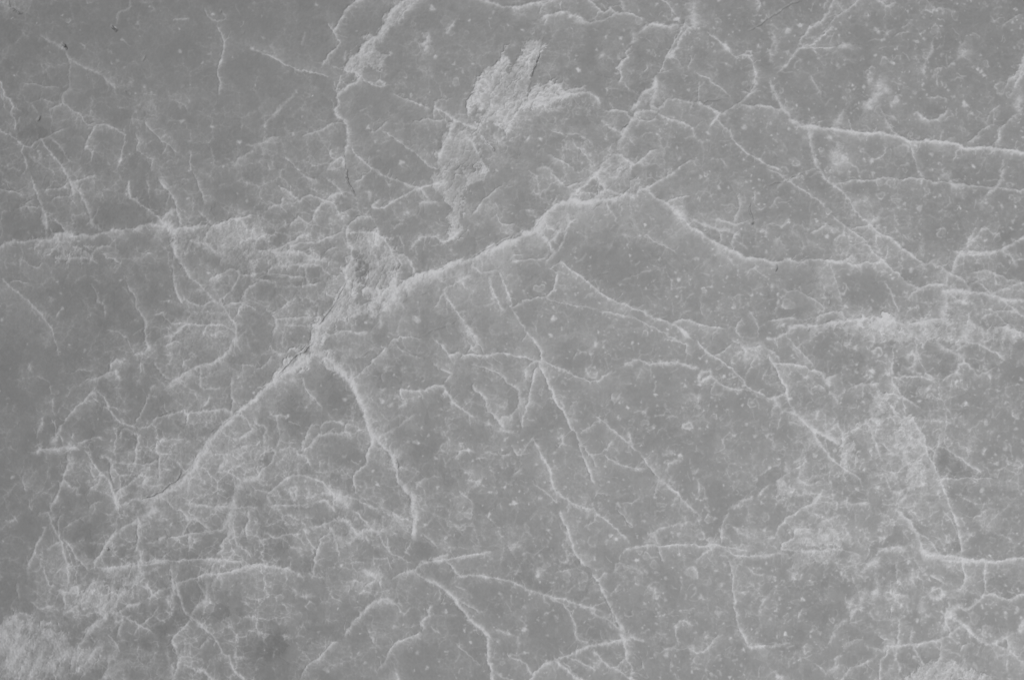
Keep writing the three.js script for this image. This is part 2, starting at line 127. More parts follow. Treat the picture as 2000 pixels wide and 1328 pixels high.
at(0, 1);
vein([2.6, .5, 16, 0, 590, 50, 565, 110, 550, 170, 565, 220, 550, 290, 540, 330, 550, 400, 545, 430, 505, 500, 495, 570, 520, 640, 505, 710, 515, 780, 495, 850, 485, 910, 465, 990, 460, 1040, 470, 1080, 440, 1150, 430, 1230, 435, 1290, 445, 1330, 470],
  [2, .45, 0, 540, 700, 590, 680, 660, 690, 700, 690, 740, 630, 800, 600, 860, 595], [1.6, .42, 0, 720, 640, 660, 600, 740, 600], [1.2, .36, 0, 700, 700, 760, 735], [1.2, .36, 0, 800, 640, 830, 690, 890, 700, 930, 725], [1.2, .36, 0, 560, 590, 620, 640],
  [1.3, .42, 0, 245, 50, 260, 120, 290, 180], [1.2, .36, 0, 290, 180, 300, 230, 335, 300, 320, 350, 310, 380], [2, .46, -8, 345, 320, 350, 400, 350, 480, 355, 540], [2.5, .42, 0, 340, 320, 330, 400, 340, 430], [1.8, .5, -8, 410, 380, 450, 410, 490, 460, 530, 490, 570, 520], [1.3, .46, 8, 0, 155, 80, 165, 160, 190],
  [1.2, .36, 0, 130, 300, 190, 280, 240, 285, 320, 290, 340, 310], [1, .3, 0, 190, 275, 260, 225], [1.2, .34, 0, 400, 240, 440, 210, 490, 200, 540, 210, 550, 160], [1, .3, 0, 330, 150, 420, 145, 500, 130, 540, 90], [2, .46, 0, 490, 0, 520, 40, 540, 90, 560, 130, 560, 200], [2, .42, 0, 560, 80, 640, 75, 690, 45, 740, 40], [2.5, .38, -6, 580, 120, 620, 170, 640, 230, 680, 300, 700, 370, 710, 440],
  [1, .28, 0, 770, 300, 750, 350, 700, 400], [3, .32, 0, 690, 370, 740, 430, 790, 470], [2, .56, 4, 1000, 90, 1000, 170, 1020, 210, 1080, 250, 1130, 295, 1190, 335, 1240, 370, 1270, 400, 1290, 430], [2, .5, -12, 1240, 80, 1300, 150, 1340, 210, 1365, 250, 1370, 320, 1400, 370, 1410, 430], [2.5, .5, 0, 1270, 390, 1300, 340, 1340, 310, 1360, 300], [5, .62, 0, 1270, 400, 1310, 430, 1340, 470],
  [2, .6, 12, 1330, 470, 1400, 450, 1480, 455, 1560, 440, 1640, 440, 1700, 435, 1750, 410, 1800, 385, 1860, 385], [1.5, .46, 8, 1860, 385, 1930, 360, 1980, 350], [2, .46, 0, 1860, 390, 1900, 440, 1950, 490], [1.8, .46, 0, 1560, 340, 1600, 370, 1640, 420, 1680, 440], [1.2, .36, 0, 1500, 20, 1540, 90, 1570, 170, 1590, 210, 1600, 260], [1, .26, 0, 1150, 80, 1160, 150, 1165, 220],
  [3, .5, -26, 1340, 480, 1360, 550, 1350, 600, 1370, 660, 1400, 720, 1440, 790, 1490, 845], [1.5, .3, 0, 1490, 845, 1560, 900, 1640, 1000, 1700, 1040], [1.8, .42, -8, 1340, 750, 1350, 830, 1360, 900, 1380, 980, 1420, 1040, 1440, 1000], [1.5, .4, 0, 1450, 1010, 1500, 1040, 1580, 1060, 1640, 1030, 1700, 1035],
  [1.8, .42, 0, 1470, 545, 1530, 565, 1610, 575, 1680, 640], [1.5, .4, 0, 1610, 480, 1600, 560], [1.2, .36, 0, 1690, 570, 1780, 575], [2, .42, 0, 1600, 490, 1680, 450, 1730, 420], [2, .46, 0, 1630, 860, 1690, 820, 1740, 800, 1800, 770, 1860, 800, 1870, 830, 1840, 890, 1800, 940], [1.6, .48, 6, 1880, 820, 1950, 830, 2000, 800], [1.3, .42, 0, 2000, 880, 1930, 930, 1880, 1000],
  [2, .5, 0, 1800, 950, 1760, 990, 1720, 1010, 1720, 1050, 1750, 1090, 1800, 1150, 1840, 1200, 1840, 1280, 1830, 1328], [1.3, .42, 0, 1740, 1060, 1810, 1040, 1900, 1035], [1.2, .36, 0, 1840, 1140, 1860, 1080, 1890, 1050, 1950, 1060, 1990, 1090], [1.5, .42, 6, 1330, 1195, 1440, 1195, 1520, 1200, 1600, 1210, 1740, 1210], [2, .52, 12, 1480, 1205, 1420, 1230, 1370, 1270, 1340, 1310],
  [1.6, .46, 0, 1590, 1290, 1610, 1220, 1650, 1210, 1700, 1210, 1780, 1230, 1830, 1270], [3, .38, 0, 1260, 1310, 1320, 1300, 1340, 1328], [1, .36, 0, 1200, 1130, 1260, 1110, 1290, 1160, 1330, 1200], [1.3, .36, 0, 1000, 920, 1040, 960, 1065, 1020, 1060, 1070, 1100, 1130, 1130, 1180, 1130, 1250, 1125, 1328],
  [1.4, .32, 0, 20, 850, 60, 900, 120, 940, 180, 990, 240, 1050, 300, 1100, 340, 1150, 380, 1200, 410, 1260, 430, 1328], [1, .28, 0, 710, 890, 745, 950, 755, 1030, 790, 1055, 810, 1020], [1, .28, 0, 810, 1060, 810, 1140], [1, .26, 0, 840, 1250, 930, 1265, 1000, 1310], [1, .3, 0, 80, 870, 140, 860, 220, 880], [1.2, .28, 0, 160, 590, 170, 660, 150, 740], [1, .25, 0, 430, 1160, 470, 1100, 500, 1080], [1, .28, 0, 1250, 1020, 1330, 1025],
  [1.2, .3, 0, 860, 510, 875, 560], [1, .3, 0, 1060, 620, 1120, 660, 1180, 655], [1.2, .3, 0, 180, 700, 220, 740, 280, 760, 330, 730]);
patch([.5, 300, 540, 430, 500, 550, 520, 560, 600, 640, 680, 700, 690, 640, 725, 540, 725, 500, 690, 400, 655, 340, 620, 280, 580], [.3, 1350, 480, 1450, 460, 1700, 440, 1860, 390, 1950, 500, 2000, 640, 1960, 800, 1800, 760, 1700, 680, 1480, 600, 1400, 620]);
cloud([590, 110, 60, 60, .35], [1985, 510, 60, 55, .8], [340, 1070, 40, 60, .3], [220, 580, 70, 40, .35], [600, 30, 90, 30, .3], [1720, 900, 90, 110, .3], [1640, 1100, 120, 90, .25], [1700, 1290, 120, 50, .35], [1420, 1280, 80, 40, .3], [1150, 480, 90, 30, .3], [1310, 430, 50, 40, .6], [920, 860, 80, 50, .2], [1040, 1040, 50, 40, .2], [1960, 700, 60, 60, .3], [740, 440, 50, 40, .25], [180, 1270, 60, 60, .2]);
blob([1930, 240, 16, .45], [470, 965, 14, .4], [490, 1085, 14, .35], [1470, 225, 12, .35], [1330, 130, 10, .35], [10, 1160, 14, .4], [450, 865, 8, .4], [940, 860, 14, .3], [1310, 1025, 16, .3]);
crack([1.8, 20, 148, 90, 155], [1.2, 1640, 280, 1680, 400], [1, 1180, 385, 1235, 378], [1, 330, 110, 355, 40], [1.6, 1950, 820, 1990, 830]);
dark([-.1, 360, 540, 350, 400, 420, 380, 500, 480, 420, 500], [-.08, 1250, 380, 1010, 440, 1100, 420, 1200, 395], [-.1, 1300, 1100, 1560, 1080, 1550, 1160, 1340, 1180, 1290, 1140], [-.1, 1860, 1080, 1960, 1060, 2000, 1120, 1900, 1140]);

at(1, 1);
vein([5, .95, -38, 2000, 545, 1940, 565, 1880, 595, 1820, 620, 1760, 645, 1720, 680, 1660, 700, 1600, 705, 1540, 725, 1480, 755, 1420, 790, 1360, 800, 1290, 805, 1230, 830, 1170, 865, 1120, 895],
  [8, .5, -20, 1420, 805, 1300, 840, 1180, 895, 1090, 950, 1040, 1040, 980, 1110], [1.6, .6, 0, 715, 460, 715, 560, 745, 610, 745, 690, 705, 760, 700, 830, 720, 870], [2.2, .65, 14, 860, 480, 930, 495, 990, 530, 1030, 580, 1060, 630, 1070, 670], [1.5, .5, 0, 1070, 670, 1000, 690], [1.6, .5, 8, 850, 480, 760, 490, 710, 490], [1.5, .5, 0, 880, 790, 860, 860, 850, 900],
  [1.3, .46, 0, 1090, 880, 1100, 790, 1130, 740, 1110, 700, 1080, 680], [1.8, .52, 0, 1080, 670, 1150, 655, 1190, 690, 1210, 730, 1240, 770, 1240, 800], [1.3, .42, 0, 1180, 870, 1100, 850], [2.6, .56, 10, 1590, 480, 1540, 530, 1480, 560, 1440, 560, 1400, 530, 1340, 520, 1280, 530, 1240, 570, 1210, 620],
  [1.8, .56, 4, 1480, 100, 1400, 110, 1340, 125, 1290, 145, 1260, 155, 1200, 180, 1150, 205, 1100, 225, 1050, 255, 1020, 285, 970, 300, 910, 290, 890, 275], [1.6, .48, 0, 900, 280, 960, 230], [1.8, .52, 0, 930, 0, 990, 35, 1040, 65, 1110, 85, 1180, 110, 1240, 130, 1290, 140], [1.6, .46, 0, 1050, 70, 1040, 130, 1010, 80],
  [1.2, .38, 0, 760, 100, 810, 80, 860, 40], [1.3, .42, 0, 1290, 140, 1310, 190, 1340, 225], [2, .42, 0, 1270, 270, 1310, 245, 1370, 235, 1420, 245], [1.8, .46, 0, 100, 300, 140, 280, 200, 270, 220, 220], [1.6, .46, 0, 180, 120, 230, 155, 280, 205, 330, 240], [1.6, .46, 6, 330, 250, 370, 210, 420, 200, 480, 210, 540, 230, 570, 240], [1.8, .52, 0, 570, 240, 510, 260, 480, 300, 450, 350, 440, 400],
  [1.8, .52, 0, 560, 240, 610, 270, 630, 310, 650, 350, 680, 400], [2, .46, 0, 570, 210, 620, 180, 660, 190, 640, 150, 600, 110, 550, 70], [1.6, .42, 0, 360, 20, 400, 60, 470, 80], [1.6, .46, 0, 260, 430, 300, 390, 330, 360, 370, 400, 420, 430], [1.2, .38, 0, 190, 280, 240, 330], [1.6, .42, 0, 640, 340, 700, 320, 750, 300], [2, .42, 0, 680, 430, 720, 440, 720, 480], [1.6, .42, 0, 720, 440, 770, 390, 820, 365, 890, 360],
  [1.4, .36, 0, 890, 365, 930, 410], [1.3, .38, 0, 1060, 420, 1080, 450, 1110, 420], [1.3, .42, 0, 1120, 520, 1150, 580, 1160, 610], [2, .36, 0, 850, 170, 890, 180, 890, 220], [1.8, .52, 0, 0, 620, 60, 625, 120, 630, 200, 600, 260, 570, 330, 530, 400, 500], [2.6, .58, 0, 120, 635, 200, 640, 290, 640, 370, 645, 430, 670, 500, 700, 540, 690], [1.6, .46, 0, 260, 600, 340, 575, 420, 565, 480, 555, 540, 525, 620, 500, 680, 470],
  [2, .52, 0, 130, 650, 170, 690, 180, 740, 260, 745, 340, 745, 400, 740, 480, 745], [2, .52, 0, 400, 700, 470, 695], [1.6, .5, 0, 90, 820, 95, 780, 140, 740], [1.3, .42, 0, 80, 820, 180, 815, 260, 830, 330, 830, 380, 840], [2, .52, 0, 380, 760, 380, 840, 400, 890], [1.6, .46, 0, 510, 750, 550, 800, 600, 830, 650, 820], [1.6, .46, 6, 0, 845, 50, 860, 130, 880], [1.3, .46, 0, 400, 890, 440, 900, 500, 880], [1.3, .42, 0, 220, 910, 350, 910, 470, 900],
  [2, .46, 0, 530, 950, 570, 980, 620, 1000, 600, 970], [1.3, .42, 0, 650, 800, 690, 810, 690, 830], [1.2, .42, 0, 340, 980, 360, 1020], [1.3, .42, 0, 110, 1130, 150, 1170, 150, 1230, 130, 1290], [1.2, .36, 0, 150, 1170, 230, 1160, 320, 1160, 430, 1150], [1.2, .36, 0, 230, 1220, 310, 1220, 400, 1225], [1.2, .42, 0, 480, 1080, 470, 1170], [1, .36, 0, 110, 1120, 200, 1070, 240, 1030], [1.3, .46, 0, 540, 650, 570, 620, 630, 600],
  [1.6, .46, 0, 1740, 680, 1770, 740, 1775, 790], [2, .46, 0, 1680, 700, 1700, 760, 1760, 800, 1800, 800, 1870, 780], [2.5, .56, 0, 1420, 830, 1470, 880], [2, .52, 0, 1460, 930, 1540, 910, 1560, 890, 1610, 850, 1660, 840], [1.8, .56, 0, 1460, 930, 1490, 990, 1520, 1040, 1550, 1080, 1580, 1120, 1600, 1160], [5, .48, 0, 1600, 1150, 1640, 1200, 1680, 1260, 1720, 1328], [1.2, .42, 0, 1470, 960, 1420, 1030, 1390, 1080],
  [2, .56, 0, 1830, 850, 1840, 920, 1870, 980, 1890, 1030, 1920, 1080], [1.6, .5, 0, 1890, 790, 1920, 860, 1950, 920, 1980, 990, 2000, 1040], [1.3, .42, 0, 1700, 330, 1740, 280, 1760, 250], [1.2, .42, 0, 1760, 240, 1840, 180, 1920, 120], [1.5, .42, 0, 1880, 340, 1900, 400, 1950, 430, 2000, 425], [1, .36, 0, 1870, 260, 1890, 300], [2.2, .54, 16, 560, 1290, 640, 1260, 720, 1260, 790, 1270, 840, 1260], [1.3, .42, 8, 1060, 1328, 1110, 1305, 1200, 1300, 1290, 1320], [3, .42, 0, 960, 1150, 970, 1200, 960, 1230],
  [2.2, .6, 0, 700, 880, 650, 985, 600, 1070, 560, 1140, 500, 1210, 470, 1290], [2, .5, 0, 830, 980, 860, 930, 940, 900], [1.5, .5, 0, 610, 1210, 620, 1130, 680, 1080], [2, .5, 0, 760, 1100, 830, 1060, 900, 1030, 960, 1010], [1.4, .45, 0, 920, 640, 950, 700, 960, 760], [1.4, .45, 0, 1080, 690, 1090, 760, 1060, 860]);
patch([.8, 1130, 890, 1060, 905, 1000, 930, 940, 920, 880, 940, 840, 990, 780, 1040, 770, 960, 850, 900, 720, 860, 700, 880, 640, 990, 580, 1080, 540, 1150, 480, 1220, 440, 1328, 500, 1328, 560, 1290, 610, 1240, 640, 1180, 720, 1150, 850, 1130, 950, 1130, 1020, 1050, 1070, 960],
  [.55, 710, 465, 860, 475, 930, 490, 990, 530, 1040, 590, 1075, 660, 1080, 760, 1060, 880, 1000, 920, 880, 940, 855, 900, 885, 780, 850, 690, 760, 650, 765, 800, 850, 905, 770, 900, 700, 850, 700, 770, 745, 690, 740, 610, 715, 550],
  [.58, 1400, 30, 1390, 110, 1395, 200, 1500, 230, 1530, 280, 1530, 420, 1550, 470, 1500, 540, 1450, 562, 1500, 558, 1560, 520, 1600, 470, 1600, 400, 1610, 340, 1600, 200, 1650, 100, 1760, 80, 1800, 30, 1800, -10, 1420, -10], [.35, 100, 625, 200, 635, 430, 650, 540, 690, 500, 750, 180, 745, 130, 690, 60, 660]);
cloud([60, 430, 80, 60, .35], [1170, 330, 36, 28, .45], [600, 910, 70, 70, .45], [300, 1010, 60, 40, .45], [1610, 880, 70, 50, .4], [900, 560, 40, 70, .4], [960, 1000, 120, 70, .5], [740, 1180, 160, 60, .35], [1800, 660, 60, 60, .4], [1660, 1230, 60, 70, .3], [0, 520, 60, 60, .85], [950, 560, 50, 30, .4], [580, 240, 60, 40, .3], [450, 520, 110, 40, .25], [640, 380, 60, 50, .2], [1060, 590, 140, 60, .15], [680, 1080, 60, 60, .4], [1900, 330, 50, 50, .25], [250, 690, 150, 50, .3], [1750, 20, 120, 40, .4], [1320, 600, 120, 60, .15], [1960, 480, 60, 40, .2]);
blob([1250, 1165, 36, .55], [860, 1190, 10, .6], [1180, 330, 18, .4], [1130, 255, 12, .4], [1880, 10, 14, .5], [1990, 1060, 16, .5]);
crack([2.2, 700, 875, 640, 990, 590, 1070, 540, 1140, 490, 1210], [2.4, 872, 790, 850, 900], [3, 700, 0, 718, 80, 745, 150, 775, 190], [1, 1200, 1110, 1330, 1090], [1.2, 1330, 1280, 1450, 1230, 1560, 1190], [.9, 1180, 1000, 1330, 960], [1.5, 245, 655, 255, 640], [2, 1990, 525, 1900, 575, 1820, 610, 1750, 640, 1690, 680], [1.8, 1420, 782, 1480, 748], [1.3, 620, 1030, 680, 990], [1.5, 30, 828, 90, 822]);
dark([-.34, 775, 690, 830, 700, 870, 780, 855, 890, 800, 830, 770, 760], [-.16, 50, 830, 150, 825, 300, 845, 380, 880, 300, 900, 150, 880], [-.16, 1640, 700, 1670, 695, 1670, 712, 1645, 712], [-.14, 1800, 800, 1870, 790, 1860, 810, 1800, 815], [-.12, 660, 680, 740, 640, 700, 760, 560, 690], [-.1, 1000, 540, 1100, 500, 1150, 600, 1080, 660], [-.12, 390, 770, 500, 750, 540, 850, 400, 860], [-.1, 130, 600, 250, 500, 200, 440, 100, 500], [-.14, 300, 690, 390, 690, 400, 735, 310, 735], [-.14, 1040, 750, 1080, 740, 1090, 850, 1040, 830], [-.1, 1120, 720, 1200, 740, 1230, 800, 1130, 800], [-.1, 1430, 820, 1480, 810, 1480, 870, 1430, 850], [-.1, 480, 1090, 590, 1000, 540, 1140, 490, 1200]);

at(2, 1);
vein([4.2, .9, 30, 0, 550, 40, 525, 90, 495, 150, 480, 180, 450, 220, 380, 260, 340, 320, 300, 360, 270, 420, 245, 460, 230, 520, 235, 580, 245, 650, 235, 720, 235, 780, 225, 830, 215, 860, 190, 900, 180],
  [2.6, .56, 0, 440, 230, 480, 190, 540, 140, 600, 90, 650, 50, 690, 10], [2, .52, 0, 650, 40, 680, 80, 700, 130], [2.6, .56, 0, 720, 100, 715, 150, 680, 190, 640, 215], [2, .52, 0, 740, 150, 790, 170, 840, 190], [3, .66, 10, 920, 225, 950, 190, 1000, 160, 1050, 140], [2.2, .62, 12, 1050, 135, 1100, 110, 1160, 80, 1220, 45, 1280, 0],
  [3, .7, 20, 1050, 140, 1090, 190, 1140, 225, 1200, 250, 1240, 275, 1280, 310, 1330, 370, 1360, 410, 1400, 450, 1450, 470, 1500, 510, 1550, 550, 1600, 570, 1650, 590, 1700, 615, 1750, 640, 1800, 675, 1850, 690, 1920, 690, 2000, 700], [6, .5, 0, 1220, 265, 1280, 320, 1330, 370], [5, .5, 0, 1600, 575, 1680, 615],
  [1.3, .46, 0, 1200, 250, 1260, 225, 1320, 210, 1380, 205], [2.5, .46, 0, 1400, 390, 1450, 410, 1530, 440, 1600, 470, 1680, 470, 1750, 480], [2, .5, 0, 1600, 385, 1660, 395, 1740, 410, 1760, 430], [2, .5, 0, 1740, 400, 1760, 330, 1780, 260, 1770, 200], [1.3, .46, 0, 1620, 480, 1630, 540, 1610, 560], [1.6, .46, 0, 1750, 480, 1720, 510, 1710, 590], [1, .42, 0, 1750, 430, 1810, 410, 1840, 400],
  [2, .46, 0, 1920, 310, 1980, 290], [2, .46, 0, 1940, 480, 1980, 470, 1980, 520], [1.5, .42, 0, 1890, 170, 1890, 240], [1.6, .56, 0, 250, 400, 270, 450, 310, 470, 350, 490], [2.6, .56, 0, 170, 470, 220, 510, 280, 550, 300, 590, 330, 640], [2.6, .5, 0, 300, 550, 350, 500, 370, 460], [1.8, .5, 8, 500, 380, 450, 410, 430, 450, 420, 500, 410, 560, 380, 600, 340, 640],
  [1.6, .46, 0, 330, 640, 300, 670, 260, 720], [1.6, .46, 0, 0, 710, 80, 705, 160, 700, 230, 690, 270, 680], [1, .4, 0, 0, 660, 80, 660], [1.9, .62, 0, 375, 715, 430, 755, 490, 795, 550, 830, 600, 880, 650, 920, 690, 965, 750, 1000, 810, 1025, 870, 1045, 930, 1070, 980, 1090, 1030, 1105, 1070, 1135, 1110, 1155, 1170, 1165, 1220, 1185, 1270, 1215, 1330, 1245, 1390, 1300], [3, .5, 0, 860, 1040, 980, 1090, 1060, 1125],
  [2.2, .56, 14, 1250, 1190, 1300, 1170, 1360, 1165, 1440, 1190, 1510, 1215, 1580, 1225, 1650, 1235], [2.5, .46, 0, 1280, 1220, 1330, 1240, 1400, 1305], [1.2, .48, -4, 350, 790, 340, 860, 330, 910, 290, 970, 260, 995], [1.3, .46, -6, 270, 1000, 200, 1000, 120, 1015, 50, 1050, 0, 1080], [1.8, .56, 0, 10, 1100, 50, 1170, 100, 1240, 150, 1300, 180, 1328], [1, .38, 0, 270, 1010, 360, 1030, 450, 1050, 550, 1070, 650, 1095], [1.2, .36, 0, 400, 1010, 430, 1050],
  [1.3, .4, 6, 700, 1110, 760, 1105, 850, 1130, 940, 1145, 1000, 1180, 1070, 1220, 1130, 1240, 1200, 1275, 1260, 1310, 1320, 1328], [1.3, .42, -8, 1050, 510, 1110, 560, 1180, 590, 1240, 620, 1290, 650], [1.6, .46, 0, 740, 240, 750, 290, 780, 330, 800, 360, 815, 400], [1.3, .42, 0, 930, 230, 920, 280, 940, 310], [2, .42, 0, 285, 10, 340, 50, 375, 90, 410, 110], [1.3, .42, 0, 420, 130, 500, 110, 560, 90], [2, .42, 0, 330, 230, 320, 280], [2, .42, 0, 120, 310, 160, 310],
  [1.8, .46, -8, 1800, 1160, 1760, 1200, 1750, 1260, 1800, 1328], [1.2, .42, 0, 1860, 1100, 1900, 1170, 1930, 1230, 1930, 1300], [3, .42, 0, 770, 600, 785, 570], [1.2, .4, 0, 330, 740, 300, 770, 340, 790], [1.4, .4, 0, 1880, 780, 1910, 740], [1.2, .36, 0, 1900, 780, 1950, 820, 2000, 845], [1, .25, 0, 860, 860, 940, 830, 1040, 795, 1100, 780], [1, .36, 0, 1470, 1030, 1490, 1130]);
patch([.45, 650, 50, 720, 20, 900, 10, 970, 60, 960, 140, 1000, 160, 930, 210, 850, 190, 780, 230, 700, 230, 720, 150, 700, 90], [.4, 200, 400, 300, 320, 440, 240, 500, 240, 430, 300, 410, 380, 380, 460, 330, 520, 250, 500, 190, 470]);
cloud([80, 460, 90, 40, .35], [110, 100, 110, 70, .25], [620, 250, 160, 40, .4], [1500, 420, 120, 40, .25], [1700, 500, 90, 60, .25], [1850, 430, 60, 60, .25], [1330, 870, 60, 80, .2], [1560, 760, 110, 60, .15], [1420, 680, 60, 40, .25], [1780, 110, 50, 40, .3], [880, 60, 120, 50, .3], [550, 200, 80, 30, .4]);
blob([1040, 430, 16, .45], [1290, 990, 16, .55], [1685, 835, 14, .45], [1320, 955, 11, .45], [1300, 850, 18, .4], [325, 1165, 26, .5], [295, 1290, 18, .4], [1440, 690, 20, .4], [1880, 145, 9, .6], [680, 1260, 11, .45], [925, 670, 12, .4], [615, 680, 8, .45], [1320, 285, 10, .5], [1000, 505, 10, .4], [850, 900, 10, .35], [1435, 195, 8, .45], [760, 1270, 12, .35], [1550, 1110, 10, .35]);
ring([390, 85, 20, .45], [1500, 940, 22, .5], [1040, 1285, 22, .5], [215, 925, 34, .45], [1510, 40, 12, .45], [490, 630, 14, .3]);
crack([1.5, 1770, 130, 1800, 200], [2.2, 1855, 260, 1860, 330, 1872, 400], [6, 1872, 408, 1876, 418], [2, 1900, 485, 1925, 487], [1.2, 960, 530, 1050, 580], [1, 640, 830, 780, 795], [1.4, 60, 500, 100, 470], [1.4, 10, 530, 50, 500], [1.6, 430, 440, 415, 490], [1.5, 170, 455, 230, 370]);
dark([-.2, 320, 600, 350, 550, 400, 530, 400, 580, 340, 620], [-.1, 600, 90, 660, 70, 700, 140, 650, 190, 560, 180], [-.08, 640, 450, 900, 420, 1200, 700, 1300, 900, 1000, 1040, 700, 900, 450, 700], [-.1, 1240, 240, 1400, 220, 1600, 380, 1480, 390, 1330, 320], [-.1, 1780, 330, 1850, 260, 1860, 410, 1770, 410], [-.08, 60, 760, 330, 800, 320, 900, 260, 980, 120, 1000, 60, 900], [-.06, 0, 240, 180, 200, 280, 260, 200, 370, 60, 480, 0, 460]);

at(3, 1);
vein([2, .6, -12, 410, 0, 430, 50, 480, 100, 540, 140, 600, 190, 640, 240, 660, 300, 700, 340, 750, 390, 780, 410], [8, .5, 0, 670, 230, 670, 300], [3, .5, 0, 800, 400, 840, 370], [5, .42, 0, 840, 370, 850, 345], [2, .54, 0, 780, 420, 830, 460, 870, 490, 920, 515, 960, 530, 1000, 570, 1050, 620, 1110, 655, 1160, 690, 1220, 730],
  [1.5, .46, 0, 0, 0, 80, 25, 150, 75, 200, 110, 250, 150, 290, 175, 350, 215, 410, 245, 440, 285], [1.3, .46, 0, 510, 360, 560, 405, 610, 440, 660, 480, 720, 520, 770, 560, 790, 590, 830, 640], [1.2, .42, 0, 150, 80, 230, 40], [1.5, .42, 8, 520, 105, 600, 95, 680, 75, 740, 85],
  [1.3, .42, 5, 690, 85, 850, 70, 950, 65, 1050, 75, 1160, 70, 1250, 80, 1330, 90, 1420, 105, 1480, 110, 1540, 110, 1620, 125, 1700, 130, 1780, 135, 1850, 150, 1910, 155, 2000, 150], [2, .5, 0, 1840, 0, 1820, 60, 1790, 110, 1770, 150, 1720, 180], [5, .42, 0, 1740, 150, 1690, 210, 1660, 280], [2.5, .42, 0, 1350, 40, 1400, 20, 1420, 70, 1440, 110, 1500, 130, 1550, 120], [2, .46, 0, 1180, 0, 1200, 50],
  [2, .58, 0, 70, 530, 85, 510], [1.3, .42, 0, 340, 490, 400, 460, 460, 430, 490, 430], [2, .42, 0, 590, 460, 580, 500, 530, 540], [1.5, .38, 0, 20, 290, 60, 220, 90, 210], [2, .42, 0, 0, 430, 60, 415, 100, 450, 160, 410, 160, 370], [2, .62, 16, 0, 710, 60, 715, 130, 710, 170, 690, 220, 710, 300, 705, 360, 705, 440, 710, 520, 715, 600, 710], [2, .5, 0, 600, 710, 650, 740, 720, 745, 760, 720, 830, 720, 900, 715], [1.5, .46, 0, 600, 700, 650, 660],
  [1.5, .5, 0, 740, 580, 790, 590, 820, 640, 870, 680, 910, 710, 940, 750, 980, 790, 1050, 840, 1090, 890, 1150, 920, 1190, 930], [1.3, .38, 0, 940, 590, 930, 660, 920, 710], [1.2, .38, 0, 920, 880, 960, 940, 980, 1000, 1010, 1080, 1040, 1120], [2, .58, 8, 1100, 990, 1150, 950, 1200, 920, 1260, 890, 1310, 885, 1370, 890], [1.8, .56, 0, 1350, 750, 1390, 790, 1430, 810, 1490, 830, 1540, 870, 1580, 920], [2, .5, 0, 1440, 800, 1450, 720, 1480, 660, 1540, 650, 1600, 660],
  [2, .5, 0, 1450, 640, 1550, 635, 1650, 645, 1720, 640, 1800, 630], [2.2, .62, 8, 1800, 630, 1860, 600, 1920, 570, 1970, 540, 2000, 520], [1.5, .46, 0, 1830, 630, 1890, 670, 1930, 710, 2000, 700], [1.2, .42, 0, 1930, 710, 1950, 750], [1.3, .42, 0, 1580, 900, 1640, 860, 1700, 845], [1.5, .46, 0, 1640, 870, 1700, 920, 1740, 960], [2, .46, 0, 1600, 800, 1680, 780, 1740, 790, 1800, 820, 1870, 860, 1940, 870], [1.3, .42, 0, 1780, 790, 1780, 900],
  [3, .66, 0, 1370, 940, 1450, 930, 1530, 940, 1580, 940, 1650, 960, 1720, 970, 1790, 985, 1850, 1010, 1920, 1015, 2000, 1010], [2, .52, 0, 1750, 960, 1810, 930, 1890, 910, 1960, 880, 2000, 880], [2, .46, 0, 1390, 900, 1400, 830], [2, .5, 0, 1530, 990, 1560, 950, 1580, 920], [1.5, .46, 0, 1530, 990, 1530, 1040], [1.3, .42, 0, 1420, 960, 1470, 1000, 1560, 1040], [1.2, .42, 0, 1650, 980, 1680, 1040, 1690, 1070], [1.6, .44, 0, 1820, 1010, 1880, 1060, 1930, 1100, 1980, 1130, 2000, 1160],
  [1.2, .42, 0, 1670, 1080, 1740, 1090, 1790, 1120, 1830, 1170, 1890, 1220], [1.2, .42, 0, 1670, 1160, 1700, 1130, 1760, 1120], [1.2, .36, 0, 1780, 1105, 1880, 1100, 1930, 1110], [5, .42, 0, 1390, 950, 1390, 1050, 1380, 1150], [2.6, .6, 10, 0, 1310, 60, 1310, 130, 1280, 180, 1230, 240, 1210, 300, 1220, 380, 1215, 440, 1200, 500, 1190, 580, 1180], [1.5, .46, 0, 0, 1180, 80, 1165, 150, 1155, 210, 1150], [1.5, .42, 0, 90, 1180, 70, 1230], [1.3, .42, 0, 370, 1190, 390, 1150, 430, 1120, 500, 1110, 570, 1110], [2, .46, 0, 570, 1110, 590, 1160],
  [1.3, .42, 0, 130, 940, 200, 945, 270, 960, 310, 990, 350, 1000, 410, 1050, 440, 1080], [2, .42, 0, 20, 900, 20, 960], [1.2, .36, 0, 490, 740, 510, 810, 540, 900, 570, 960, 575, 1020], [2.2, .55, 0, 580, 1185, 680, 1170, 790, 1155, 880, 1165, 960, 1175, 1030, 1195], [2.2, .55, 0, 1110, 1200, 1200, 1190, 1280, 1175, 1380, 1150], [2, .5, 0, 1780, 1240, 1850, 1230, 1930, 1250, 2000, 1285], [1.6, .45, 0, 1550, 600, 1590, 500, 1620, 450], [2, .45, 0, 1580, 560, 1640, 500, 1690, 440], [1.4, .4, 0, 1280, 730, 1310, 760, 1350, 750], [1.4, .4, 0, 1200, 740, 1260, 725, 1300, 700], [1.2, .38, 0, 660, 460, 720, 440, 780, 430]);
